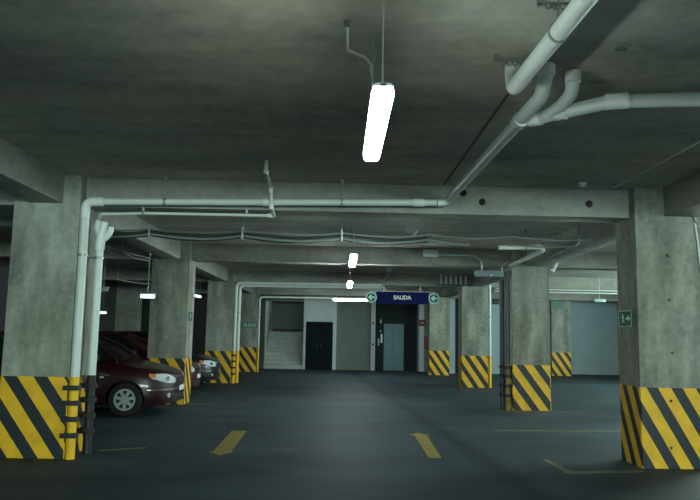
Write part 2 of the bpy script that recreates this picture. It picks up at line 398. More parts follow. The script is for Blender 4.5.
# ================================================================== COLUMNS
HAZ = {}
def column(x0, y0, label, phase, ties=(), w_=CW, d_=CD, h=ZC, chamfer=0.012, slope=1.45, period=0.49):
    t = thing('concrete_column', (x0, y0, 0), label, 'column', 'striped concrete columns')
    sh = obj('shaft', cbox(x0, x0 + w_, y0, y0 + d_, 0.0, h, chamfer), M_COLUMN, t, smooth=False)
    if ties:
        bm = nb()
        for (x, z) in ties: disc(bm, (x, z), 0.016, 'xz', y0 - 0.1, y0 + 0.05, 12)
        # the cutter is in world space, the shaft's children offset is its parent's location
        cut(sh, bm)
    hb = nb()
    e = 0.004
    xs = [x0 - e, x0 + w_ + e]; ys = [y0 - e, y0 + d_ + e]; c = chamfer
    loop = [(xs[0] + c, ys[0]), (xs[1] - c, ys[0]), (xs[1], ys[0] + c), (xs[1], ys[1] - c), (xs[1] - c, ys[1]), (xs[0] + c, ys[1]), (xs[0], ys[1] - c), (xs[0], ys[0] + c)]
    lo = [hb.verts.new((a, b, 0.002)) for a, b in loop]; hi = [hb.verts.new((a, b, HS)) for a, b in loop]
    inn = [hb.verts.new((min(max(a, x0 + 0.006), x0 + w_ - 0.006), min(max(b, y0 + 0.006), y0 + d_ - 0.006), HS)) for a, b in loop]
    for k in range(8):
        j = (k + 1) % 8
        hb.faces.new((lo[k], lo[j], hi[j], hi[k])); hb.faces.new((hi[k], hi[j], inn[j], inn[k]))
    m = HAZ.setdefault((phase, slope, period), hazard('hazard_stripe_paint', phase, slope, period))
    o = obj('hazard_band', hb, m, t, smooth=False)
    o['label'] = 'yellow and black diagonal stripes painted round the column foot'
    if ties:
        bm = nb()
        for (x, z) in ties: disc(bm, (x, z), 0.016, 'xz', y0 - 0.1, y0 + 0.05, 12)
        cut(o, bm)
    return t
LFT = XL - CW
column(LFT, D0, 'striped concrete column at the left front with two white drain pipes down its side', -0.208, slope=1.40, period=0.50)
column(LFT, D0 + SP, 'striped concrete column right behind the dark red sedan, small green sign on its side', -0.014)
column(LFT, D0 + 2 * SP, 'striped concrete column on the left with a pair of slim white pipes at its edge', -0.308)
column(LFT, D0 + 3 * SP, 'striped concrete column beside the staircase, pale pictograms on its face', -0.10)
column(XR, D0, 'large striped concrete column at the right front with green exit sign on its side', -0.27, slope=1.74, period=0.518,
       ties=((3.99, 2.526), (3.995, 1.989), (4.009, 1.354), (3.976, 0.787), (3.957, 0.241)))
column(XRS[2], D0 + SP, 'striped concrete column on the right with dark strapped pipes on its left side', -0.28, slope=1.36)
column(XRS[3], D0 + 2 * SP, 'striped concrete column on the right with one thin white pipe on its right edge', -0.27)
column(XRS[4], D0 + 3 * SP, 'farthest striped concrete column on the right, beside the elevator lobby', -0.38)
column(OUT_R0, 28.5, 'dim striped concrete column against the bluish wall at the far right', 0.12)
t = thing('concrete_column', (WL, 27.565, 0), 'plain pale concrete column in the dark car bay at the far left', 'column')
obj('shaft', cbox(WL, WL + 0.85, 27.565, 27.565 + CD, 0, ZC, 0.012), M_BEAM, t, smooth=False)

# ================================================================== DRAIN PIPES
def coupling(p, axis, rad, wid, parent, name='coupling', mat=None):
    a = Vector(axis).normalized() * wid / 2; p = Vector(p)
    return obj(name, ctube([p - a, p - a * 0.9, p + a * 0.9, p + a], [rad * 0.94, rad, rad, rad * 0.94], 18), mat or M_PVC2, parent)
def rod_hanger(parent, x, y, z, r_, ztop, mat=None):
    bm = torus_strap(nb(), (x, y, z), (1, 0, 0), r_, r_ + 0.006, 0.03)
    tube(bm, [(x, y, z + r_ + 0.002), (x, y, ztop)], 0.006, 8)
    box(bm, x - 0.018, x + 0.018, y - 0.018, y + 0.018, ztop - 0.05, ztop)
    return obj('pipe_hanger', bm, mat or M_STEEL, parent)
def straps(parent, x, y, rad, zs, xface, mat=M_BLACK, wid=0.055, direction=1, bar=None):
    for z in zs:
        bm = torus_strap(nb(), (x, y, z), (0, 0, 1), rad, rad + 0.024, wid)
        a, b = sorted((xface + 0.007 * direction, x - (rad + 0.004) * direction))
        box(bm, min(a, b), max(a, b), y - rad - 0.06, y + rad + 0.06, z - wid / 2, z + wid / 2) if b - a > 0.004 else None
        if bar: box(bm, x - bar[0], x + bar[1], y - rad - 0.046, y - rad - 0.020, z - wid / 2, z + wid / 2, 0.004)
        obj('pipe_strap', bm, mat, parent)

STRAP_Z = (0.82, 0.645, 0.46, 0.275)
# --- front riser with its long run on the beam
x1, y1 = -3.098, 8.455
p1 = thing('drain_pipe', (x1, y1, 0), 'thick white drain pipe rising in front at the left column, then running along the beam', 'pipe')
rz = 3.045; XE = 1.17
def run_z(x): return rz + (x - x1) * 0.0185
obj('riser', ctube([(x1, y1, HS + 0.002), (x1 - 0.004, y1, rz - 0.16)], 0.052, 20), M_PVC, p1)
pb = obj('painted_foot', ctube([(x1, y1, 0.0), (x1, y1, HS)], 0.054, 20), M_YEL, p1); pb['label'] = 'yellow painted foot of the drain pipe'
obj('elbow', ctube([(x1 - 0.004, y1, rz - 0.2), (x1 - 0.004, y1, rz), (x1 + 0.20, y1, run_z(x1 + 0.20))], 0.056, 20, bend=0.14, seg=8), M_PVC2, p1)
obj('run', ctube([(x1 + 0.16, y1, run_z(x1 + 0.16)), (XE, y1, run_z(XE))], 0.042, 18), M_PVC, p1)
coupling((-0.893, y1, run_z(-0.893)), (1, 0, 0.0185), 0.050, 0.12, p1)
coupling((0.95, y1, run_z(0.95)), (1, 0, 0.0185), 0.050, 0.14, p1)
rod_hanger(p1, -2.147, y1, run_z(-2.147), 0.043, ZC)
rod_hanger(p1, 0.008, y1, run_z(0.008), 0.043, ZC)
straps(p1, x1, y1, 0.055, STRAP_Z, XL, bar=(0.10, 0.08))
bm = torus_strap(nb(), (x1, y1, 2.39), (0, 0, 1), 0.053, 0.062, 0.03); box(bm, XL + 0.001, x1 - 0.052, y1 - 0.02, y1 + 0.02, 2.375, 2.405)
obj('pipe_clamp', bm, M_STEEL, p1)

# --- rear riser with the wye
x2, y2 = -3.045, 8.86
p2 = thing('drain_pipe', (x2, y2, 0), 'white drain pipe with a three armed fitting on top, second one at the left column', 'pipe')
obj('riser', ctube([(x2, y2, HS + 0.002), (x2, y2, 2.52)], 0.052, 20), M_PVC, p2)
pb = obj('painted_foot', ctube([(x2, y2, 0.0), (x2, y2, HS)], 0.054, 20), M_BLACK, p2); pb['label'] = 'black painted foot of the drain pipe'
bm = ctube([(x2, y2, 2.50), (x2, y2, 2.56), (x2 + 0.02, y2, 2.72)], 0.062, 18)
tube(bm, [(x2, y2, 2.60), (x2 - 0.055, y2, 2.80), (x2 - 0.03, y2, 2.88)], 0.036, 14, bend=0.1)
tube(bm, [(x2 + 0.01, y2, 2.62), (x2 + 0.045, y2, 2.86)], 0.046, 14)
tube(bm, [(x2 + 0.01, y2, 2.60), (x2 + 0.11, y2 + 0.0, 2.70), (x2 + 0.135, y2, 2.80)], 0.040, 14, bend=0.1)
obj('wye_fitting', bm, M_PVC2, p2)
straps(p2, x2, y2, 0.055, STRAP_Z, XL, bar=(0.055, 0.10))
bm = torus_strap(nb(), (x2, y2, 2.40), (0, 0, 1), 0.053, 0.062, 0.03); box(bm, XL + 0.001, x2 - 0.052, y2 - 0.02, y2 + 0.02, 2.385, 2.415)
obj('pipe_clamp', bm, M_STEEL, p2)

# --- thin vent pipe
p3 = thing('vent_pipe', (-0.83, 8.33, 2.9), 'thin white pipe under the thick one, zigzagging up to a ceiling hole', 'pipe')
obj('run', ctube([(x2 - 0.028, y2, 2.908), (x2 + 0.03, y2 - 0.10, 2.945), (-2.4, 8.62, 2.945), (-0.835, 8.60, 2.945)], 0.019, 12, bend=0.06), M_PVC, p3)
obj('riser', ctube([(-0.83, 8.61, 2.945), (-0.83, 8.33, 2.99), (-0.85, 8.325, 3.25), (-0.835, 7.57, 3.27), (-0.83, 7.54, ZC)], 0.022, 12, bend=0.04), M_PVC, p3)
for q in (((-0.84, 8.33, 3.01), (0, 0, 1)), ((-0.85, 8.325, 3.22), (0, 0, 1)), ((-0.835, 7.60, 3.268), (0, 1, 0)), ((-0.87, 8.60, 2.945), (1, 0, 0))):
    coupling(q[0], q[1], 0.028, 0.07, p3)
for x in (-2.45, -1.17):
    bm = torus_strap(nb(), (x, 8.62, 2.945), (1, 0, 0), 0.022, 0.030, 0.03); box(bm, x - 0.012, x + 0.012, 8.612, 8.628, 2.972, ZB)
    obj('pipe_hanger', bm, M_STEEL, p3)

# --- diagonal main with its branches under the front bay
A, B = Vector((1.315, 8.40, 3.170)), Vector((1.365, 5.30, 3.165))
p4 = thing('drain_pipe', (1.3, 6.8, 3.1), 'long white drain pipe along the ceiling with a branch leaving to the right', 'pipe')
d = (B - A).normalized()
obj('run', ctube([A, B], 0.050, 20), M_PVC, p4)
obj('drop', ctube([B - d * 0.05, (1.372, 5.05, 3.175), (1.405, 4.80, 3.205), (1.394, 4.64, 3.31), (1.394, 4.635, ZC - 0.004)], 0.052, 20, bend=0.16, seg=8), M_PVC2, p4)
coupling(B + d * 0.05, d, 0.060, 0.12, p4); coupling((1.394, 4.637, 3.335), (0, 0, 1), 0.062, 0.075, p4)
obj('tailpiece', ctube([(XE + 0.010, y1, run_z(XE) - 0.003), (1.30, y1, run_z(1.30) + 0.012), A + d * 0.03], 0.046, 16, bend=0.06), M_PVC2, p4)
p5 = p4
obj('branch', ctube([(1.385, 5.265, 3.165), (1.90, 4.77, 3.172), (2.50, 4.715, 3.182), (3.965, 4.68, 3.20)], 0.050, 20, bend=0.12, seg=8), M_PVC, p5)
coupling((1.47, 5.18, 3.166), (0.45, -0.43, 0), 0.059, 0.10, p5); coupling((1.93, 4.765, 3.172), (0.72, -0.25, 0), 0.058, 0.16, p5); coupling((1.62, 5.035, 3.168), (0.45, -0.43, 0), 0.057, 0.08, p5)
obj('stub', ctube([(1.54, 5.10, 3.172), (1.60, 4.96, 3.20), (1.632, 4.83, 3.24), (1.616, 4.745, 3.32), (1.615, 4.742, ZC - 0.004)], 0.048, 20, bend=0.13, seg=8), M_PVC2, p5)
coupling((1.615, 4.743, 3.33), (0, 0, 1), 0.055, 0.08, p5)
p6 = thing('drain_pipe', (1.2, 3.6, 3.1), 'thick white drain pipe at the top of the picture, nearest to the camera', 'pipe')
obj('run', ctube([(1.150, 4.36, 3.165), (1.184, 3.27, 3.165), (1.212, 2.45, 3.165)], 0.052, 20), M_PVC, p6)
obj('elbow', ctube([(1.152, 4.30, 3.165), (1.146, 4.53, 3.165), (1.172, 4.675, 3.30), (1.173, 4.68, ZC - 0.004)], 0.054, 20, bend=0.13, seg=8), M_PVC2, p6)
obj('elbow', ctube([(1.211, 2.48, 3.165), (1.215, 2.36, 3.17), (1.215, 2.36, ZC - 0.004)], 0.054, 20, bend=0.10, seg=8), M_PVC2, p6)
bm = torus_strap(nb(), (1.172, 3.66, 3.165), (-0.03, 1, 0), 0.052, 0.058, 0.022); tube(bm, [(1.172, 3.66, 3.222), (1.172, 3.66, ZC)], 0.006, 8)
obj('pipe_hanger', bm, M_STEEL, p6)
for (x, y, lab) in ((1.115, 4.50, 'rusty strap bracket in a ceiling hole above the thick pipe elbow'), (1.175, 3.68, 'dark chain bracket on the ceiling beside the thick pipe, at the top edge')):
    bm = nb()
    box(bm, x - 0.11, x + 0.12, y - 0.012, y + 0.012, ZC - 0.045, ZC - 0.033); box(bm, x - 0.11, x - 0.085, y - 0.02, y + 0.02, ZC - 0.045, ZC)
    box(bm, x + 0.095, x + 0.12, y - 0.02, y + 0.02, ZC - 0.045, ZC)
    for j in range(3): torus_strap(bm, (x - 0.05 + j * 0.04, y, ZC - 0.055), (0, 1, 0), 0.012, 0.02, 0.012, 12)
    tag(obj('strap_bracket', bm, M_STEEL), lab, 'bracket')

# --- slim risers on the other columns
Y3 = D0 + 2 * SP; Y4 = D0 + 3 * SP; Y2 = D0 + SP
def slim_riser(label, x, y, face_x, ztop, xend, yend, feet=True, rad=0.047, mat=M_PVC, straps_n=0, foot=M_YEL):
    t = thing('drain_pipe', (x, y, 0), label, 'pipe', 'slim pipes on the columns')
    obj('riser', ctube([(x, y, HS + 0.002), (x, y, ztop), (xend, yend, ztop + 0.02)], rad, 14, bend=0.14), mat, t)
    o = obj('painted_foot', ctube([(x, y, 0), (x, y, HS)], rad + 0.002, 14), foot, t)
    o['label'] = 'painted foot of the pipe'
    if straps_n: straps(t, x, y, rad + 0.003, STRAP_Z[:straps_n], face_x)
    else:
        bm = torus_strap(nb(), (x, y, 2.1), (0, 0, 1), rad, rad + 0.008, 0.03)
        s = 1 if x > face_x else -1
        a, b = sorted((face_x + 0.001 * s, x - s * rad)); box(bm, a, b, y - 0.015, y + 0.015, 2.085, 2.115)
        obj('pipe_clamp', bm, M_STEEL, t)
    return t
slim_riser('slim white pipe on the third left column, outer one with black straps', XL + 0.062, Y3 + 0.02, XL, 2.985, 1.3, Y3 + 0.05, straps_n=4)
slim_riser('slim white pipe on the third left column, inner one set farther back', XL + 0.13, Y3 + 0.30, XL, 2.93, 1.30, Y3 + 0.30)
slim_riser('slim yellow footed pipe on the farthest left column beside the staircase', XL + 0.06, Y4 + 0.02, XL, 2.90, 3.0, Y4 + 0.05, rad=0.04)
slim_riser('thin white pipe with yellow foot on the right edge of the third right column', XRS[3] + CW + 0.055, Y3 + 0.02, XRS[3] + CW, 3.13, XRS[3] + CW + 0.2, Y3 + 0.05, rad=0.04)
XR2, XR3 = XRS[2], XRS[3]
# dark pipes on the second right column, fed by the sloping white pipe
t = thing('drain_pipe', (3.50, Y2 + 0.05, 0), 'dark drain pipe with black straps on the left side of the second right column', 'pipe')
xk, yk = XR2 - 0.088, Y2 + 0.06
obj('riser', ctube([(xk, yk, HS + 0.002), (xk, yk, 2.90)], 0.050, 16), M_DARKPIPE, t)
o = obj('painted_foot', ctube([(xk, yk, 0), (xk, yk, HS)], 0.052, 16), plain('smudged_yellow_paint', (0.22, 0.17, 0.04), 0.6, var=0.5, scale=9), t); o['label'] = 'smudged yellow and black foot of the pipe'
straps(t, xk, yk, 0.053, (0.88, 0.70, 0.50, 0.30), XR2, direction=-1, wid=0.06)
t = thing('drain_pipe', (3.42, Y2 + 0.3, 0), 'second dark drain pipe behind the strapped one on the right column', 'pipe')
obj('riser', ctube([(XR2 - 0.13, Y2 + 0.36, 0.0), (XR2 - 0.13, Y2 + 0.36, 2.75)], 0.055, 16), M_DARKPIPE, t)
for z in (0.88, 0.70, 0.50, 0.30):
    bm = torus_strap(nb(), (XR2 - 0.13, Y2 + 0.36, z), (0, 0, 1), 0.056, 0.075, 0.06); box(bm, XR2 - 0.075, XR2 - 0.007, Y2 + 0.33, Y2 + 0.39, z - 0.03, z + 0.03)
    obj('pipe_strap', bm, M_BLACK, t)
t = thing('conduit', (3.47, Y2 + 0.02, 0.9), 'thin pale conduit running up the dark pipes of the second right column', 'conduit')
obj('tube', ctube([(XR2 - 0.03, Y2 - 0.02, 0.96), (XR2 - 0.03, Y2 - 0.02, 2.75)], 0.013, 10), M_CABLE, t)
for z in (1.6, 2.55): obj('clip', torus_strap(nb(), (XR2 - 0.03, Y2 - 0.02, z), (0, 0, 1), 0.013, 0.022, 0.03), M_STEEL, t)
t = thing('drain_pipe', (3.6, 12.2, 3.0), 'short white pipe sloping back to the top of the second right column', 'pipe')
obj('run', ctube([(2.75, 12.05, 3.045), (3.50, 12.05, 3.075), (3.62, 12.4, 3.06), (3.60, 14.70, 3.00)], 0.042, 14, bend=0.10), M_PVC, t)
rod_hanger(t, 3.22, 12.05, 3.065, 0.043, ZC)
t = thing('pipe_stub', (XR2 + CW + 0.08, Y2, 2.95), 'short white pipe end sticking up at the top right of the second right column', 'pipe')
obj('stub', ctube([(XR2 + CW + 0.06, Y2 - 0.05, 2.90), (XR2 + CW + 0.10, Y2 - 0.05, 2.98), (XR2 + CW + 0.17, Y2 - 0.05, 3.14)], 0.030, 12), M_PVC2, t)
obj('clip', cbox(XR2 + CW - 0.002, XR2 + CW + 0.06, Y2 - 0.07, Y2 - 0.03, 2.93, 2.96), M_STEEL, t)
tag(obj('wall_pipe', ctube([(WL, 11.0, 3.15), (-5.0, 11.0, 3.15), (-4.6, 11.0, 3.15)], 0.055, 14), M_PVC), 'pale pipe crossing the dark left bay behind the left front column', 'pipe')
# thin pipes under the far beam on the right
for z, lab in ((2.965, 'upper of two thin pale pipes below the far beam in the right bay'), (2.885, 'lower of two thin pale pipes below the far beam in the right bay')):
    tag(obj('thin_pipe', ctube([(XR + CW + 0.3, Y3 - 0.06, z), (WR, Y3 - 0.06, z)], 0.020, 10), M_PVC), lab, 'pipe', 'thin pipes in the right bay')

# ================================================================== LAMPS
def batten(name, x, y0, y1, z, label, mat, wire_top, wid=0.102, wires=2, group='batten lamps', transverse=False):
    """Sealed batten lamp hanging by wires: housing on top, ribbed diffuser below."""
    ym = (y0 + y1) / 2
    t = thing(name, (x, ym, z), label, 'lamp', group)
    def pt(bm):
        if transverse:
            bmesh.ops.rotate(bm, verts=bm.verts, cent=(x, ym, z), matrix=Matrix.Rotation(math.pi / 2, 3, 'Z'))
        return bm
    w2 = wid / 2
    hp = [(-w2 * 0.90, 0.0605), (w2 * 0.90, 0.0605), (w2 * 0.90, 0.066), (w2 * 0.6, 0.076), (-w2 * 0.6, 0.076), (-w2 * 0.90, 0.066)]
    bm = prism(nb(), [(x + a, z + b) for a, b in hp], 'xz', y0 - 0.012, y1 + 0.012)
    obj('housing', pt(bm), M_FIX, t)
    dp = [(-w2 * 0.68, 0.060), (-w2, 0.044), (-w2 * 0.96, 0.02), (-w2 * 0.7, 0.0), (w2 * 0.7, 0.0), (w2 * 0.96, 0.02), (w2, 0.044), (w2 * 0.68, 0.060)]
    secs = [(y0 - 0.006, 0.80), (y0 + 0.012, 1.0), (y1 - 0.06, 1.0), (y1 - 0.012, 0.93), (y1 + 0.006, 0.70)]
    bm = nb(); rings = []
    for yy, s in secs: rings.append([bm.verts.new((x + a * (0.4 + 0.6 * s), yy, z + 0.060 - (0.060 - b) * s)) for a, b in dp])
    for i in range(len(rings) - 1):
        for k in range(len(dp)):
            bm.faces.new((rings[i][k], rings[i][(k + 1) % len(dp)], rings[i + 1][(k + 1) % len(dp)], rings[i + 1][k]))
    bm.faces.new(rings[0][::-1]); bm.faces.new(rings[-1])
    obj('diffuser', pt(bm), mat, t)
    bm = nb(); box(bm, x - 0.014, x + 0.014, y0 - 0.02, y0 - 0.011, z + 0.058, z + 0.072, 0.003)
    obj('cable_gland', pt(bm), M_BLACK, t)
    for yy in ([y0 + 0.06, y1 - 0.06][:wires]):
        bm = ctube([(x, yy, z + 0.074), (x, yy, wire_top)], 0.0035, 8)
        tube(bm, [(x, yy, z + 0.074), (x, yy, z + 0.09)], 0.010, 8)
        obj('suspension_wire', pt(bm), M_STEEL, t)
    return t
batten('batten_lamp', 0.178, 3.05, 4.20, 2.55, 'large bright batten lamp hanging from the ceiling in the front bay', M_LAMP, ZC)
batten('batten_lamp', 0.19, 9.70, 11.0, 2.55, 'second bright batten lamp down the aisle, behind the front beam', M_LAMP_SECOND, ZC)
batten('batten_lamp', 0.225, 14.75, 16.05, 2.555, 'third small bright batten lamp down the aisle, just above the blue sign', M_LAMP_FAR, ZC)
batten('batten_lamp', 0.44, 24.1, 25.4, 2.68, 'bright batten lamp hung crosswise at the left end of the blue sign', M_LAMP_FAR, ZC, transverse=True)
batten('batten_lamp', 0.15, -4.6, -3.3, 2.55, 'batten lamp behind the camera over the aisle', M_LAMP_REAR, ZC)
batten('batten_lamp', 6.6, 3.9, 5.2, 2.55, 'batten lamp in the right car bay outside the picture', M_LAMP_SIDE, ZC)
batten('batten_lamp', -6.6, 3.9, 5.2, 2.55, 'batten lamp in the left car bay outside the picture', M_LAMP_LEFT, ZC)
batten('batten_lamp', 6.6, -4.6, -3.3, 2.55, 'added unseen batten lamp in the right bay behind the camera', M_LAMP_SIDE, ZC)  # extra lamp out of view, added for fuller light in the hall
batten('batten_lamp', -6.6, -4.6, -3.3, 2.55, 'added unseen batten lamp in the left bay behind the camera', M_LAMP_LEFT, ZC)  # its unseen left-hand counterpart, likewise added as fill
batten('batten_lamp', 6.6, 10.0, 11.3, 2.55, 'added unseen batten lamp in the right bay beyond the right front column', M_FILL_RIGHTBAY, ZC)  # out-of-view lamp added to brighten the right bay floor
batten('batten_lamp', -4.03, 19.7, 20.4, 2.47, 'small lit batten lamp seen just right of the column behind the red sedan', M_LAMP_DIM, ZC)
def short_lamp(x, y, z, half, top, label, mat):
    t = thing('bulkhead_lamp', (x, y, z), label, 'lamp', 'small lamps in the left bay')
    bm = nb(); box(bm, x - half, x + half, y - 0.055, y + 0.055, z, z + 0.075, 0.03); obj('diffuser', bm, mat, t)
    obj('housing', cbox(x - half - 0.01, x + half + 0.01, y - 0.06, y + 0.06, z + 0.076, z + 0.105, 0.008), M_FIX, t)
    obj('suspension_wire', ctube([(x, y, z + 0.105), (x, y, top)], 0.004, 8), M_STEEL, t)
    return t
short_lamp(-3.665, 13.5, 2.115, 0.135, ZB, 'short glowing lamp hung before the left edge of the column behind the red sedan', M_LAMP_DIM)
short_lamp(-8.0, 24.0, 2.04, 0.12, ZC, 'tiny lit lamp deep in the dark left bay beside the white pipe', M_LAMP_DIM)
short_lamp(-5.35, 16.0, 2.36, 0.10, ZC, 'unlit pale lamp deep in the left bay beside the white pipe', M_OFF)
# ceiling conduit that feeds the front lamp
t = thing('conduit', (0.1, 4.4, ZC - 0.05), 'bent grey conduit on the ceiling above the large bright lamp', 'conduit')
obj('tube', ctube([(0.012, 4.06, ZC - 0.012), (0.020, 4.45, ZC - 0.012), (0.14, 4.57, ZC - 0.012), (0.190, 4.66, ZC - 0.03), (0.192, 4.70, ZC - 0.10)], 0.011, 10, bend=0.03), M_PVC, t)
obj('end_cap', cbox(-0.008, 0.032, 4.03, 4.07, ZC - 0.03, ZC, 0.004), M_CABLE, t)
obj('drop_cable', ctube([(0.192, 4.70, ZC - 0.10), (0.192, 4.60, 2.95), (0.19, 4.16, 2.64)], 0.0035, 8, bend=0.2), M_CABLE, t)

# ================================================================== CEILING BITS
t = thing('ceiling_drain', (1.79, 4.325, ZC), 'round drain cover flush in the ceiling near the right branch pipe', 'drain cover')
obj('rim', torus_strap(nb(), (1.79, 4.325, ZC - 0.006), (0, 0, 1), 0.040, 0.060, 0.012, 28), M_STEEL, t)
obj('grate', disc(nb(), (1.79, 4.325), 0.040, 'xy', ZC - 0.006, ZC - 0.001), plain('drain_grey', (0.22, 0.22, 0.20), 0.9), t)
tag(obj('smoke_detector', ctube([(2.92, 8.30, ZC), (2.92, 8.30, ZC - 0.02), (2.92, 8.30, ZC - 0.03), (2.92, 8.30, ZC - 0.055)], [0.05, 0.05, 0.038, 0.02], 20), M_PVC2), 'small white detector on the ceiling before the right end of the front beam', 'detector')
t = thing('conduit', (3.37, 6.5, ZC - 0.02), 'thin straight conduit along the ceiling towards the right front column', 'conduit')
obj('tube', ctube([(3.375, 8.50, ZC - 0.012), (3.365, 2.3, ZC - 0.012)], 0.009, 8), M_PVC, t)

tag(obj('ceiling_strip', cbox(1.268, 1.292, 5.25, 8.58, ZC - 0.006, ZC), plain('dark_strip_grey', (0.12, 0.115, 0.10), 0.95, var=0.5, scale=7)), 'dark rough line on the ceiling just left of the long sloping pipe', 'ceiling joint')  # thin dark strip laid flat on the ceiling beside the pipe
# conduit bundle slung behind the front beam
def hang_curve(x0, xmax, y, z, sag, seed, n=8):
    rnd = random.Random(seed); sup = [-4.4, -2.80, -1.44, 0.02, 1.3, 2.5, 3.75]
    pts = []
    for i in range(len(sup) - 1):
        for k in range(n):
            s = k / n; x = sup[i] + (sup[i + 1] - sup[i]) * s
            pts.append((x, y + 0.01 * math.sin(x * 2 + seed), z - sag * 4 * s * (1 - s) + 0.006 * math.sin(x * 5 + seed)))
    pts.append((sup[-1], y, z))
    return [p for p in pts if p[0] <= xmax]
labs = ['uppermost pale conduit of the bundle slung below the ceiling behind the front beam', 'thick dark cable in the middle of the bundle behind the front beam',
        'lowest pale conduit of the bundle slung behind the front beam', 'second dark cable of the bundle behind the front beam, below the thick one']
for i, (dy, z, sag, rad, mt) in enumerate(((-0.03, 2.988, 0.045, 0.014, M_CABLE), (0.05, 2.960, 0.045, 0.026, M_CABLED), (-0.04, 2.905, 0.05, 0.017, M_CABLE), (0.06, 2.900, 0.05, 0.016, M_CABLED))):
    tag(obj('cable_conduit', ctube(hang_curve(-4.4, (3.75, 1.35, 1.9, 1.32)[i], 10.3 + dy, z, sag, i), rad, 8), mt), labs[i], 'cable', 'cable bundle behind the front beam')
hl = ['leftmost of the three cable hangers behind the front beam', 'middle one of the cable hangers, under the zigzag pipe', 'cable hanger below the aisle lamp, third from the left', 'rightmost cable hanger of the bundle, towards the right columns']
for i, x in enumerate((-2.80, -1.44, 0.02)):
    bm = nb()
    box(bm, x - 0.012, x + 0.012, 10.20, 10.22, 2.87, 3.02); box(bm, x - 0.012, x + 0.012, 10.40, 10.42, 2.87, 3.02); box(bm, x - 0.014, x + 0.014, 10.20, 10.42, 2.858, 2.87); box(bm, x - 0.014, x + 0.014, 10.20, 10.42, 3.02, 3.035)
    tube(bm, [(x, 10.31, 3.03), (x, 10.31, ZC)], 0.006, 8)
    tag(obj('cable_hanger', bm, M_STEEL), hl[i], 'hanger', 'cable hangers behind the front beam')
# loose end that curls up at the right
tag(obj('loose_cable', ctube([(2.55, 10.55, 2.90), (3.1, 10.55, 2.875), (3.52, 10.55, 2.89), (3.62, 10.55, 2.93), (3.64, 10.55, 3.06), (3.645, 10.55, ZC)], 0.015, 8, bend=0.1), M_CABLE), 'loose grey cable end curling up near the second right column', 'cable')
# junction boxes, elbows and stubs by the second beam
t = thing('junction_box', (1.22, 12.0, 3.2), 'grey junction box with a short slanted conduit, behind the right end of the long pipe', 'electrical box')
obj('box', cbox(1.12, 1.30, 11.96, 12.10, 3.27, ZC, 0.008), M_BOX, t)
obj('conduit_arm', ctube([(1.44, 10.78, ZC - 0.015), (1.235, 10.9, 3.15), (1.20, 11.5, 3.14)], 0.024, 10), M_STEEL, t)
t = thing('junction_box', (1.91, 14.75, 3.2), 'square grey junction box on the second beam with a conduit curving down to the right', 'electrical box')
obj('box', cbox(1.76, 2.08, Y2 - 0.04, Y2 + 0.168, 3.17, 3.33, 0.008), M_BOX, t)
obj('conduit_arm', ctube([(2.07, Y2 - 0.0, 3.225), (2.85, Y2 - 0.0, 3.225), (3.02, Y2 - 0.0, 3.10), (3.02, Y2 - 0.0, 2.903)], 0.022, 10, bend=0.14), M_BOX, t)
t = thing('cable_duct', (3.2, 14.7, 2.8), 'blue grey metal duct box beside the top of the second right column', 'cable duct')
obj('box', cbox(2.86, 3.475, Y2 - 0.10, Y2 + 0.06, 2.77, 2.90, 0.008), plain('blue_grey_metal', (0.17, 0.22, 0.24), 0.5, 0.2), t)
obj('conduit_arm', ctube([(3.44, Y2 - 0.02, 2.90), (3.44, Y2 - 0.02, 3.00), (3.58, Y2 - 0.06, 3.10)], 0.022, 10, bend=0.1), M_STEEL, t)
obj('knob', ctube([(3.20, Y2 - 0.10, 2.80), (3.20, Y2 - 0.125, 2.80)], 0.016, 10), M_PVC2, t)
t = thing('conduit_rack', (3.5, 20.9, 3.2), 'row of upright conduit stubs on a dark tray before the third right column', 'conduit rack')
obj('tray', cbox(2.90, 3.95, Y3 - 0.26, Y3 - 0.06, 3.02, 3.05, 0.004), M_DARKSTEEL, t)
for k in range(6):
    x = 3.05 + k * 0.15
    obj('conduit_stub', ctube([(x, Y3 - 0.16, 3.05), (x, Y3 - 0.16, ZC - 0.02 - 0.05 * (k % 2))], 0.027, 10), M_PVC2, t)
for k in range(2): obj('tray_rod', ctube([(2.95 + k * 0.95, Y3 - 0.24, 3.05), (2.95 + k * 0.95, Y3 - 0.24, ZC)], 0.006, 8), M_STEEL, t)
t = thing('junction_box', (1.36, 19.6, 3.2), 'small grey box with a slanted conduit on the far ceiling above the blue sign', 'electrical box')
obj('box', cbox(1.30, 1.46, 19.35, 19.45, 3.26, ZC, 0.008), M_BOX, t)
obj('conduit_arm', ctube([(1.38, 19.42, 3.26), (1.34, 20.3, 3.17), (1.33, Y3 - 0.06, 3.13)], 0.024, 10), M_STEEL, t)
# slack cables in the dark left bay
for pts, lab in ((((-4.80, 14.2, 3.20), (-4.46, 14.2, 3.10), (-4.15, 14.2, 3.02), (-3.84, 14.2, 2.95)), 'upper slack cable under the ceiling of the dark left bay'),
                 (((-4.35, 14.0, 3.05), (-4.1, 14.0, 2.93), (-3.80, 14.0, 2.88)), 'lower slack cable under the ceiling of the dark left bay'),
                 (((-6.3, 20, 2.93), (-5.9, 20, 2.86), (-5.3, 20, 2.80)), 'short drooping cable deep in the dark left bay')):
    bm = ctube(pts, 0.014, 8, bend=0.3); q = pts[0]; tube(bm, [(q[0], q[1], q[2]), (q[0], q[1], ZC)], 0.006, 8)
    tag(obj('slack_cable', bm, M_PVC), lab, 'cable', 'slack cables in the left bay')
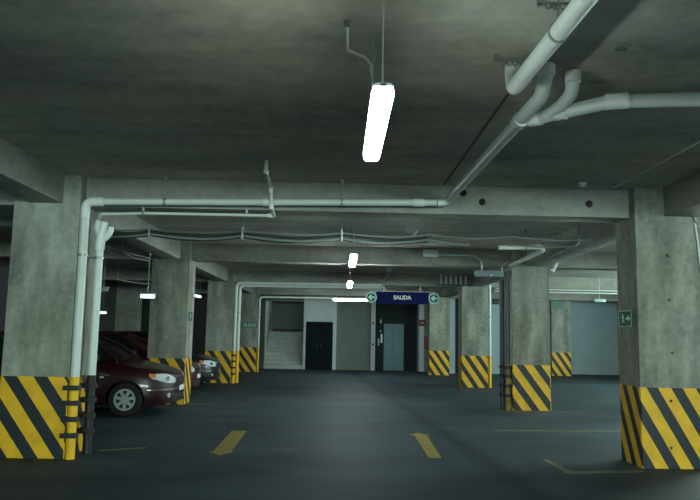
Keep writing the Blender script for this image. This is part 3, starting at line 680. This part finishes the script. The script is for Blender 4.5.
# conduit at the right edge of the big column
t = thing('conduit', (4.36, D0 - 0.03, 2.6), 'small looped conduit on the right edge of the large right front column', 'conduit')
obj('tube', ctube([(4.40, D0 - 0.02, 2.25), (4.36, D0 - 0.02, 2.75), (4.34, D0 - 0.02, 2.93)], 0.012, 10), M_PVC2, t)
obj('ring', torus_strap(nb(), (4.385, D0 - 0.02, 3.0), (0, 1, 0), 0.045, 0.062, 0.03), M_STEEL, t)

# ================================================================== SIGNS
def running_man(t, cx, cz, h, put):
    """White pictogram on a sign; put(poly) adds a raised polygon in (a, b) of the sign's plane."""
    s = h
    put([(cx + s * 0.02 + s * 0.07 * math.cos(k * math.pi / 5), cz + s * 0.30 + s * 0.07 * math.sin(k * math.pi / 5)) for k in range(10)])
    for q in (((0.02, 0.20), (0.10, 0.14), (-0.02, -0.08), (-0.10, -0.04)), ((-0.08, -0.02), (0.0, -0.08), (0.16, -0.16), (0.14, -0.34), (0.08, -0.34), (0.09, -0.20)),
              ((-0.10, -0.02), (-0.02, -0.08), (-0.16, -0.28), (-0.28, -0.24), (-0.27, -0.19), (-0.17, -0.20)),
              ((0.06, 0.18), (0.10, 0.12), (0.20, 0.02), (0.26, 0.08), (0.24, 0.12), (0.19, 0.09)), ((0.02, 0.20), (0.0, 0.14), (-0.14, 0.16), (-0.18, 0.04), (-0.22, 0.06), (-0.17, 0.21))):
        put([(cx + a * s, cz + b * s) for a, b in q])
# blue sign over the aisle
yS = 21.58
t = thing('hanging_sign', (1.95, yS, 2.46), 'long blue hanging sign reading SALIDA with an arrow disc at each end', 'sign')
obj('panel', cbox(1.13, 2.74, yS, yS + 0.05, 2.465, 2.835, 0.006), M_SIGNBLUE, t)
obj('edge_rail', cbox(0.98, 2.92, yS - 0.004, yS + 0.054, 2.836, 2.852), M_STEEL, t)
obj('lettering', text_mesh('SALIDA', 0.165, 1.94, yS - 0.012, 2.655, 0.010), M_SIGNWHITE, t)
for cx in (0.985, 2.915):
    cz = 2.65
    dsc = obj('arrow_disc', disc(nb(), (cx, cz), 0.158, 'xz', yS - 0.014, yS + 0.04, 36), M_SIGNDARK, t)
    obj('disc_rim', torus_strap(nb(), (cx, yS - 0.016, cz), (0, 1, 0), 0.130, 0.168, 0.02, 36), M_SIGNMINT, dsc)
    ar = [(-0.105, 0), (-0.005, 0.098), (0.03, 0.062), (-0.008, 0.026), (0.105, 0.026), (0.105, -0.026), (-0.008, -0.026), (0.03, -0.062), (-0.005, -0.098)]
    obj('arrow', prism(nb(), [(cx + a, cz + b) for a, b in ar], 'xz', yS - 0.026, yS - 0.013), M_SIGNMINT, dsc)
for x in (1.17, 1.37, 2.5): obj('hanger_rod', cbox(x - 0.02, x + 0.02, yS + 0.01, yS + 0.04, 2.85, ZC), M_STEEL, t)
# green exit sign on the right front column (aisle side)
xf = XR
t = thing('exit_sign', (xf, 8.83, 1.66), 'green running figure exit sign on the shaded side of the right front column', 'sign', 'green exit signs')
obj('plate', cbox(xf - 0.010, xf, 8.62, 9.02, 1.665, 1.865), M_SIGNGREEN, t)
bm = nb()
for a in ((8.62, 9.02, 1.665, 1.673), (8.62, 9.02, 1.857, 1.865), (8.62, 8.63, 1.665, 1.865), (9.01, 9.02, 1.665, 1.865)): box(bm, xf - 0.013, xf - 0.009, *a)
obj('border', bm, M_SIGNMINT, t)
bm = nb(); running_man(t, 8.88, 1.765, 0.17, lambda p: prism(bm, p, 'yz', xf - 0.013, xf - 0.0095))
prism(bm, [(8.66, 1.765), (8.72, 1.805), (8.72, 1.78), (8.79, 1.78), (8.79, 1.75), (8.72, 1.75), (8.72, 1.725)], 'yz', xf - 0.013, xf - 0.0095)
obj('pictogram', bm, M_SIGNMINT, t)
# small green sign on the second left column
xs_ = XL
t = thing('exit_sign', (xs_, 15.05, 1.72), 'small green sign on the aisle side of the column behind the red sedan', 'sign', 'green exit signs')
obj('plate', cbox(xs_, xs_ + 0.010, 14.90, 15.25, 1.72, 1.915), M_SIGNGREEN, t)
bm = nb(); running_man(t, 15.07, 1.815, 0.15, lambda p: prism(bm, p, 'yz', xs_ + 0.0095, xs_ + 0.013)); obj('pictogram', bm, M_SIGNMINT, t)
# pictograms on the fourth left column
t = thing('pictogram_sign', (-3.47, Y4, 1.70), 'dark sign with three pale round pictograms on the column beside the staircase', 'sign')
obj('plate', cbox(-3.76, -3.19, Y4 - 0.012, Y4, 1.70, 1.90), plain('sign_grey_green', (0.10, 0.14, 0.13), 0.5), t)
for cx in (-3.64, -3.47, -3.30):
    bm = torus_strap(nb(), (cx, Y4 - 0.015, 1.80), (0, 1, 0), 0.052, 0.070, 0.008, 20); disc(bm, (cx, 1.80), 0.022, 'xz', Y4 - 0.018, Y4 - 0.011, 12)
    obj('pictogram', bm, M_SIGNMINT, t)
# hanging items in the right bay
t = thing('hanging_lamp', (7.7, 20.9, 2.6), 'unlit pale lamp hanging on a long wire in the right bay before the bluish wall', 'lamp')
obj('housing', cbox(7.60, 7.94, 20.80, 20.95, 2.60, 2.70, 0.02), M_OFF, t)
obj('suspension_wire', ctube([(7.78, 20.88, 2.70), (7.78, 20.88, ZC)], 0.005, 8), M_SIGNWHITE, t)
t = thing('hanging_sign', (6.5, 20.9, 2.4), 'small dim greenish hanging sign right of the second right column', 'sign')
obj('plate', cbox(6.36, 6.66, 20.88, 20.90, 2.38, 2.60), plain('dim_green', (0.06, 0.13, 0.11), 0.5), t)
obj('suspension_wire', ctube([(6.51, 20.89, 2.60), (6.51, 20.89, ZC)], 0.005, 8), M_STEEL, t)
# signs by the elevator
t = thing('wall_sign', (3.56, WB - 0.05, 1.9), 'small red and dark sign high on the pale post right of the elevator', 'sign')
yy = WB - 0.05
obj('plate', cbox(3.41, 3.72, yy - 0.015, yy, 1.92, 2.19), plain('sign_dark_red', (0.07, 0.018, 0.018), 0.5), t)
bm = nb()
for a in ((3.41, 3.72, 1.92, 1.945), (3.41, 3.72, 2.165, 2.19), (3.41, 3.435, 1.945, 2.165), (3.695, 3.72, 1.945, 2.165)): box(bm, a[0], a[1], yy - 0.019, yy - 0.014, a[2], a[3])
obj('border', bm, M_RED, t)
bm = nb(); box(bm, 3.48, 3.53, yy - 0.019, yy - 0.014, 2.01, 2.10); box(bm, 3.545, 3.59, yy - 0.019, yy - 0.014, 2.01, 2.10); box(bm, 3.605, 3.65, yy - 0.019, yy - 0.014, 2.01, 2.10)
obj('mark', bm, plain('sign_rose', (0.45, 0.25, 0.24), 0.5), t)
t = thing('wall_sign', (3.72, WB - 0.0, 0.95), 'narrow upright dark red panel below the red sign right of the elevator', 'sign')
obj('plate', cbox(3.66, 3.82, WB - 0.015, WB, 0.95, 1.48), M_RED, t)

# ================================================================== BACK WALL: DOOR, ELEVATOR, STAIRS
d1 = thing('door_1', (-0.82, WB, 0), None, None); tag(d1, kind='structure')
for a, b in ((-1.395, -0.825), (-0.815, -0.245)):
    lf = obj('door_leaf', cbox(a, b, WB + 0.04, WB + 0.09, 0.01, 2.01, 0.005), M_DOORDARK, d1)
    hx = b - 0.06 if a < -1 else a + 0.06
    obj('door_handle', cbox(hx - 0.012, hx + 0.012, WB + 0.012, WB + 0.04, 0.92, 1.12, 0.004), M_DARKSTEEL, lf)
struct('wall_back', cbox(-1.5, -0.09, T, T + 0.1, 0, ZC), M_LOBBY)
bm = nb(); box(bm, -1.46, -1.40, WB - 0.02, WB, 0, 2.06); box(bm, -0.24, -0.18, WB - 0.02, WB, 0, 2.06); box(bm, -1.40, -0.24, WB - 0.02, WB, 2.02, 2.06)
obj('door_frame', bm, M_PALE, d1)
YE = WB + 0.75
t = thing('elevator_door', (2.42, YE, 0), 'bluish steel elevator door in the dark lobby below the blue sign', 'elevator door')
obj('door_panel', cbox(1.985, 2.417, YE - 0.03, YE, 0.01, 2.0, 0.003), M_STEELDOOR, t); obj('door_panel', cbox(2.423, 2.86, YE - 0.03, YE, 0.01, 2.0, 0.003), M_STEELDOOR, t)
bm = nb(); box(bm, 1.90, 1.985, YE - 0.05, YE, 0, 2.10); box(bm, 2.86, 2.945, YE - 0.05, YE, 0, 2.10); box(bm, 1.985, 2.86, YE - 0.05, YE, 2.0, 2.10)
obj('door_frame', bm, M_LOBBY, t)
obj('sill', cbox(1.985, 2.86, YE - 0.06, YE, 0.0, 0.012), M_STEEL, t)
for (x, z, w_, h_, mt, lab) in ((1.845, 2.02, 0.06, 0.16, M_STEEL, 'small grey plate highest on the dark wall left of the elevator'), (1.845, 1.64, 0.07, 0.07, M_STEEL, 'small square plate left of the elevator, below the highest plate'),
                               (1.885, 1.17, 0.07, 0.38, M_SIGNWHITE, 'white notice beside the left jamb of the elevator door'), (1.76, 1.05, 0.06, 0.30, M_STEEL, 'dull grey call panel left of the white notice by the elevator')):
    tag(obj('wall_plate', cbox(x - w_ / 2, x + w_ / 2, YE - 0.075 if x > 1.88 else YE - 0.02, YE - 0.05 if x > 1.88 else YE, z, z + h_, 0.003), mt), lab, 'plate', 'plates beside the elevator')
for z, lab in ((1.95, 'upper of two dark plates on the pale post left of the elevator'), (1.05, 'lower of two dark plates on the pale post left of the elevator')):
    tag(obj('post_plate', cbox(1.44, 1.52, WB - 0.065, WB - 0.05, z, z + 0.10, 0.003), M_DARKSTEEL), lab, 'plate', 'plates on the pale post')
# vents on the pale pier
for z0, lab in ((3.16, 'upper dark vent grille high on the pale pier between the right columns'), (2.86, 'lower dark vent grille high on the pale pier between the right columns')):
    t = thing('vent_grille', (6.5, 29.2, z0), lab, 'vent', 'vent grilles on the pale pier')
    hz = 0.13 if z0 > 3 else 0.23
    obj('frame', cbox(6.36, 6.66, 29.18, 29.2, z0, z0 + hz), M_DARKSTEEL, t)
    bm = nb()
    for k in range(5): box(bm, 6.375, 6.645, 29.172, 29.181, z0 + hz * (k + 0.3) / 5, z0 + hz * (k + 0.7) / 5)
    obj('slats', bm, M_BLACK, t)
short_lamp(-2.33, WB + 1.2, 3.10, 0.30, ZC, 'added lamp over the staircase, hidden above its opening', M_FILL_STAIR)  # unseen lamp added to brighten the stairwell
# staircase: nine steps up to a landing
t = thing('staircase', (-2.3, WB, 0), 'pale concrete staircase climbing between walls at the far end of the aisle', 'stairs')
for k in range(9):
    y0 = WB + 0.02 + 0.27 * k
    obj('step', cbox(-3.155, -1.505, y0, y0 + 0.285 if k < 8 else WB + 4.08, 0.175 * k if k else 0.0, 0.175 * (k + 1), 0.012), M_STEP, t)
bm = nb()
for k in range(2):
    x = -3.10 if k == 0 else -1.56
    tube(bm, [(x, WB + 0.10, 0.18), (x, WB + 0.10, 1.05), (x, WB + 2.35, 2.50), (x, WB + 2.35, 1.56)], 0.02, 8, bend=0.08)
obj('handrail', bm, M_STEEL, t)
obj('landing_band', cbox(-3.155, -1.505, WB + 4.06, WB + 4.095, 1.58, 1.72), plain('dark_brown_band', (0.05, 0.04, 0.03), 0.6), t)  # dark brown band along the back of the landing

# ================================================================== FLOOR MARKINGS
def paint(name, poly, mat, label, cat, group=None): return tag(obj(name, prism(nb(), poly, 'xy', 0.0005, 0.003), mat, smooth=False), label, cat, group)
paint('floor_arrow', [(-1.60, 11.03), (-1.375, 11.06), (-1.33, 9.15), (-1.27, 9.16), (-1.43, 8.86), (-1.64, 9.14), (-1.555, 9.15)], M_LINE, 'worn yellow floor arrow on the left half of the aisle pointing at the viewer', 'floor marking', 'arrows on the aisle floor')
paint('floor_arrow', [(1.15, 8.92), (1.31, 8.93), (1.375, 10.88), (1.44, 10.89), (1.26, 11.18), (1.10, 10.87), (1.18, 10.88)], M_LINE, 'worn yellow floor arrow on the right half of the aisle pointing away', 'floor marking', 'arrows on the aisle floor')
paint('parking_line', [(2.55, 11.50), (4.9, 11.78), (4.9, 11.90), (2.55, 11.62)], M_FAINT, 'faint yellow bay line on the floor before the second right column', 'floor marking', 'bay lines on the floor')
paint('parking_line', [(2.56, 8.95), (2.64, 8.95), (2.70, 8.19), (3.55, 8.35), (3.55, 8.22), (2.66, 8.06), (2.58, 8.10)], M_FAINT, 'faint yellow angled bay line at the foot of the right front column', 'floor marking', 'bay lines on the floor')
paint('parking_line', [(-3.0, 9.10), (-2.45, 9.40), (-2.45, 9.30), (-2.94, 9.02)], M_FAINT, 'short faint yellow mark at the foot of the left drain pipes', 'floor marking', 'bay lines on the floor')
paint('parking_line', [(-3.14, 15.02), (-2.6, 15.10), (-2.6, 14.96), (-3.14, 14.88)], M_FAINT, 'short yellow mark at the foot of the column behind the red sedan', 'floor marking', 'bay lines on the floor')
paint('parking_line', [(3.2, 14.55), (5.2, 14.70), (5.2, 14.80), (3.2, 14.66)], M_FAINT, 'faint yellow line along the foot of the second right column', 'floor marking', 'bay lines on the floor')

# ================================================================== CARS
def make_car(nx, yc, paint_m, label, plate=True):
    """Small saloon, nose towards +X. Local x: 0 at the nose, negative to the tail; near side is -Y."""
    t = thing('sedan', (nx - 2.1, yc, 0), label, 'car', 'cars parked in the left bay')
    Wm, L = 0.845, 4.28
    def W(x):
        if x > -0.8: return Wm * max(0.02, 1 - ((x + 0.8) / 0.82) ** 3.0) ** (1 / 2.3)
        if x < -3.5: return Wm * max(0.02, 1 - ((-3.5 - x) / 0.82) ** 3.2) ** (1 / 2.6)
        return Wm
    def xf(y): return -0.8 + 0.82 * max(0.0, 1 - (abs(y) / Wm) ** 2.3) ** (1 / 3.0)
    def ztop(x):
        pts = [(0.0, 0.66), (-0.10, 0.735), (-0.30, 0.80), (-0.65, 0.875), (-1.00, 0.945), (-1.4, 0.965), (-3.3, 0.99), (-3.7, 1.00), (-4.05, 0.98), (-4.28, 0.88)]
        for (a, za), (b, zb_) in zip(pts, pts[1:]):
            if x >= b: s = (a - x) / (a - b); return za + (zb_ - za) * s
        return pts[-1][1]
    def zlow(x): return 0.23 if x > -0.15 else (0.19 if x > -4.1 else 0.26)
    def prof(s): return (0.93, 0.975, 1.0, 1.0, 0.985, 0.955, 0.90)[s]
    SS = (0.0, 0.12, 0.3, 0.5, 0.7, 0.86, 0.96)
    xs = [0.0, -0.02, -0.05, -0.1, -0.16, -0.24, -0.34, -0.46, -0.6, -0.8, -1.0, -1.25, -1.6, -2.1, -2.6, -3.1, -3.5, -3.7, -3.88, -4.02, -4.13, -4.2, -4.25, -4.28]
    bm = nb(); rings = []
    def G(x, y, z): return (nx + x, yc + y, z)
    for x in xs:
        w_ = W(x); zl, zt = zlow(x), ztop(x); h = zt - zl
        half = [(0.55 * w_, zl)] + [(prof(k) * w_, zl + h * SS[k]) for k in range(7)] + [(0.80 * w_, zt + 0.012), (0.5 * w_, zt + 0.028), (0.2 * w_, zt + 0.034)]
        ring = [(y, z) for y, z in half] + [(-y, z) for y, z in reversed(half)]
        rings.append([bm.verts.new(G(x, y, z)) for y, z in ring])
    n = len(rings[0])
    for i in range(len(rings) - 1):
        for k in range(n): bm.faces.new((rings[i][k], rings[i][(k + 1) % n], rings[i + 1][(k + 1) % n], rings[i + 1][k]))
    bm.faces.new(rings[0][::-1]); bm.faces.new(rings[-1])
    body = obj('body', bm, paint_m, t)
    # wheel arches
    AX = (-0.775, -3.275)
    bm = nb()
    for ax in AX:
        for s in (-1, 1): disc(bm, (nx + ax, 0.30), 0.335, 'xz', yc + s * 0.58, yc + s * 0.95, 32)
    cut(body, bm)
    body.data.materials.clear(); body.data.materials.append(paint_m)
    for p in body.data.polygons: p.use_smooth = True
    body.data.set_sharp_from_angle(angle=math.radians(40))
    # glasshouse: roof and pillars in body colour, panes dark
    b_ = [(-0.98, 0.70), (-3.72, 0.66)]; t_ = [(-1.90, 0.53), (-3.05, 0.52)]
    zb_, zt = 0.955, 1.455
    base = {(0, s): Vector(G(-0.98, s * 0.735, zb_)) for s in (-1, 1)}; base.update({(1, s): Vector(G(-3.72, s * 0.70, zb_ + 0.03)) for s in (-1, 1)})
    top = {(0, s): Vector(G(-1.88, s * 0.545, zt - 0.015)) for s in (-1, 1)}; top.update({(1, s): Vector(G(-3.05, s * 0.535, zt - 0.02)) for s in (-1, 1)})
    bm = nb(); gx = []
    rows = [(-1.80, 0.56, 1.43), (-1.95, 0.565, 1.458), (-2.3, 0.565, 1.475), (-2.7, 0.56, 1.472), (-3.0, 0.55, 1.452), (-3.12, 0.545, 1.425)]
    for x, hw, z in rows:
        gx.append([bm.verts.new(G(x, y, z + dz)) for y, dz in ((-hw, -0.05), (-hw * 0.93, -0.012), (-hw * 0.5, 0.012), (0, 0.018), (hw * 0.5, 0.012), (hw * 0.93, -0.012), (hw, -0.05))])
    for i in range(len(gx) - 1):
        for k in range(6): bm.faces.new((gx[i][k], gx[i][k + 1], gx[i + 1][k + 1], gx[i + 1][k]))
    for s in (-1, 1):
        tube(bm, [base[(0, s)], (base[(0, s)] + top[(0, s)]) / 2 + Vector((0.06, 0, 0.03)), top[(0, s)]], 0.030, 8)
        tube(bm, [base[(1, s)], top[(1, s)]], 0.045, 8)
        tube(bm, [Vector(G(-2.45, s * 0.755, zb_ + 0.01)), Vector(G(-2.42, s * 0.565, zt - 0.03))], 0.025, 8)
        tube(bm, [top[(0, s)], top[(1, s)]], 0.030, 8)
    obj('roof', bm, paint_m, t)
    def pane(name, q):
        bm = nb(); vs = [Vector(p) for p in q]; c = sum(vs, Vector()) / 4
        ctr = Vector((nx - 2.4, yc, 1.1)); nrm = (vs[1] - vs[0]).cross(vs[3] - vs[0]).normalized()
        if nrm.dot(c - ctr) < 0: nrm = -nrm
        A = [bm.verts.new(v) for v in vs]; B = [bm.verts.new(v - nrm * 0.012) for v in vs]
        bm.faces.new(A); bm.faces.new(B[::-1])
        for k in range(4): bm.faces.new((A[k], B[k], B[(k + 1) % 4], A[(k + 1) % 4]))
        obj(name, bm, M_GLASS, t, smooth=False)
    pane('windscreen', [base[(0, -1)], base[(0, 1)], top[(0, 1)], top[(0, -1)]])
    pane('rear_window', [base[(1, -1)], base[(1, 1)], top[(1, 1)], top[(1, -1)]])
    for s in (-1, 1):
        mB, mT = Vector(G(-2.45, s * 0.75, zb_ + 0.01)), Vector(G(-2.42, s * 0.56, zt - 0.03))
        pane('side_window', [base[(0, s)], mB, mT, top[(0, s)]]); pane('side_window', [mB, base[(1, s)], top[(1, s)], mT])
    # front face parts follow the nose
    def patch(name, ys, zlo, zhi, mat, off=0.010, parent=None):
        bm = nb(); g = []
        for y in ys:
            x = xf(y); col_ = []
            e = 0.01; tx = (xf(y + e) - xf(y - e)) / (2 * e); nn = Vector((1, -tx, 0)).normalized()
            for k in range(5):
                z = zlo(y) + (zhi(y) - zlo(y)) * k / 4
                col_.append(bm.verts.new(Vector(G(x, y, z)) + nn * off))
            g.append(col_)
        for i in range(len(g) - 1):
            for k in range(4): bm.faces.new((g[i][k], g[i + 1][k], g[i + 1][k + 1], g[i][k + 1]))
        r_ = bmesh.ops.extrude_face_region(bm, geom=bm.faces[:]); vs = [v for v in r_['geom'] if isinstance(v, bmesh.types.BMVert)]
        bmesh.ops.translate(bm, verts=vs, vec=(-0.03, 0, 0))
        return obj(name, bm, mat, parent or t)
    def lin(a, b, n_): return [a + (b - a) * k / (n_ - 1) for k in range(n_)]
    for s in (-1, 1):
        ys = [s * v for v in lin(0.36, 0.765, 14)]
        mid = lambda y: 0.615 + 0.085 * (abs(y) - 0.36) / 0.4
        ht = lambda y: 0.010 + 0.066 * max(0.0, math.sin(math.pi * min(1, max(0, (abs(y) - 0.34) / 0.47)))) ** 0.7
        hl = patch('headlight', ys, lambda y: mid(y) - ht(y), lambda y: mid(y) + ht(y), M_LENS, 0.014)
        ya = [s * v for v in lin(0.745, 0.785, 6)]
        patch('turn_signal', ya, lambda y: mid(y) - 0.02, lambda y: mid(y) + 0.045, M_AMBER, 0.024, hl)
        bm = nb()
        c = Vector(G(xf(0.58), s * 0.58, 0.66)); tube(bm, [c + Vector((0.0, 0, 0)), c + Vector((0.028, s * 0.01, 0))], 0.042, 14); obj('reflector', bm, M_CHROME, hl)
        obj('fog_lamp', ctube([G(xf(0.52) - 0.03, s * 0.52, 0.36), G(xf(0.52) + 0.014, s * 0.53, 0.36)], 0.04, 12), M_LENS, t)
    patch('grille', lin(-0.36, 0.36, 9), lambda y: 0.565, lambda y: 0.635, M_TRIM, 0.008)
    patch('lower_intake', lin(-0.42, 0.42, 9), lambda y: 0.29, lambda y: 0.38, M_TRIM, 0.008)
    patch('bumper_trim', lin(-0.34, 0.34, 9), lambda y: 0.645, lambda y: 0.66, M_CHROME, 0.012)
    for s in (-1, 1): patch('bumper_strip', [s * v for v in lin(0.24, 0.80, 10)], lambda y: 0.455, lambda y: 0.474, M_CHROME, 0.012)
    if plate: obj('licence_plate', cbox(nx + 0.018, nx + 0.034, yc - 0.16, yc + 0.16, 0.425, 0.515, 0.003), M_SIGNWHITE, t)
    # side details
    for s in (-1, 1):
        mb = nb(); c = Vector(G(-1.28, s * 0.93, 1.0)); box(mb, c.x - 0.05, c.x + 0.06, c.y - 0.08, c.y + 0.08, c.z - 0.05, c.z + 0.065, 0.03); box(mb, c.x - 0.02, c.x + 0.03, *sorted((yc + s * 0.74, c.y)), c.z - 0.03, c.z)
        obj('side_mirror', mb, paint_m, t)
        obj('door_handle', cbox(nx - 2.15, nx - 1.97, *sorted((yc + s * 0.825, yc + s * 0.868)), 0.79, 0.82, 0.005), paint_m, t)
        obj('side_moulding', cbox(nx - 3.0, nx - 1.18, *sorted((yc + s * 0.838, yc + s * 0.858)), 0.50, 0.54, 0.004), M_TRIM, t)
        obj('repeater', cbox(nx - 1.22, nx - 1.15, *sorted((yc + s * 0.83, yc + s * 0.856)), 0.665, 0.695, 0.003), M_LENS, t)
        obj('tail_light', cbox(nx - 4.20, nx - 4.02, *sorted((yc + s * 0.58, yc + s * 0.76)), 0.70, 0.86, 0.02), M_RED, t)
    bm = nb()
    for s in (-0.35, 0.2): tube(bm, [G(-0.96, s, 0.985), G(-1.05, s + 0.20, 1.04), G(-1.15, s + 0.42, 1.095)], 0.008, 6)
    obj('wiper', bm, M_TRIM, t)
    # wheels
    for ax in AX:
        for s in (-1, 1):
            wx, wy, R = nx + ax, yc + s * 0.745, 0.295
            bm = nb(); prf = [(0.19, -0.085), (0.27, -0.09), (R, -0.07), (R, 0.07), (0.27, 0.09), (0.19, 0.085)]; N = 32; rr = []
            for k in range(N):
                q = 2 * math.pi * k / N; rr.append([bm.verts.new((wx + a * math.cos(q), wy + b, R + a * math.sin(q))) for a, b in prf])
            for k in range(N):
                for j in range(6): bm.faces.new((rr[k][j], rr[k][(j + 1) % 6], rr[(k + 1) % N][(j + 1) % 6], rr[(k + 1) % N][j]))
            wh = obj('wheel', bm, M_TYRE, t); wh['label'] = 'black tyre with a silver seven spoke hubcap'
            hb = nb(); y0, y1 = sorted((wy + s * 0.050, wy + s * 0.085))
            torus_strap(hb, (wx, (y0 + y1) / 2, R), (0, 1, 0), 0.158, 0.198, y1 - y0, 32)
            disc(hb, (wx, R), 0.052, 'xz', y0, y1 + 0.004, 20)
            for k in range(7):
                q = 2 * math.pi * (k + 0.25) / 7; ca, sa = math.cos(q), math.sin(q)
                pl = [(0.045, -0.026), (0.162, -0.030), (0.162, 0.030), (0.045, 0.026)]
                prism(hb, [(wx + a * ca - b * sa, R + a * sa + b * ca) for a, b in pl], 'xz', y0 + 0.004, y1 - 0.002)
            obj('hubcap', hb, M_HUB, wh)
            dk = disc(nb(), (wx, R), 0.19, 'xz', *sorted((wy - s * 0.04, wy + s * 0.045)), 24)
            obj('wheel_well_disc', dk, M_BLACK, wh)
    return t
make_car(-2.935, 13.36, M_CARRED, 'dark red sedan with silver hubcap, parked nose out behind the left drain pipes')
make_car(-3.30, 16.85, M_CARRED2, 'red car mostly hidden behind the column beside the dark red sedan')
make_car(-3.28, 19.62, M_CARBLACK, 'black car with pale headlight peeking out before the third left column', plate=False)
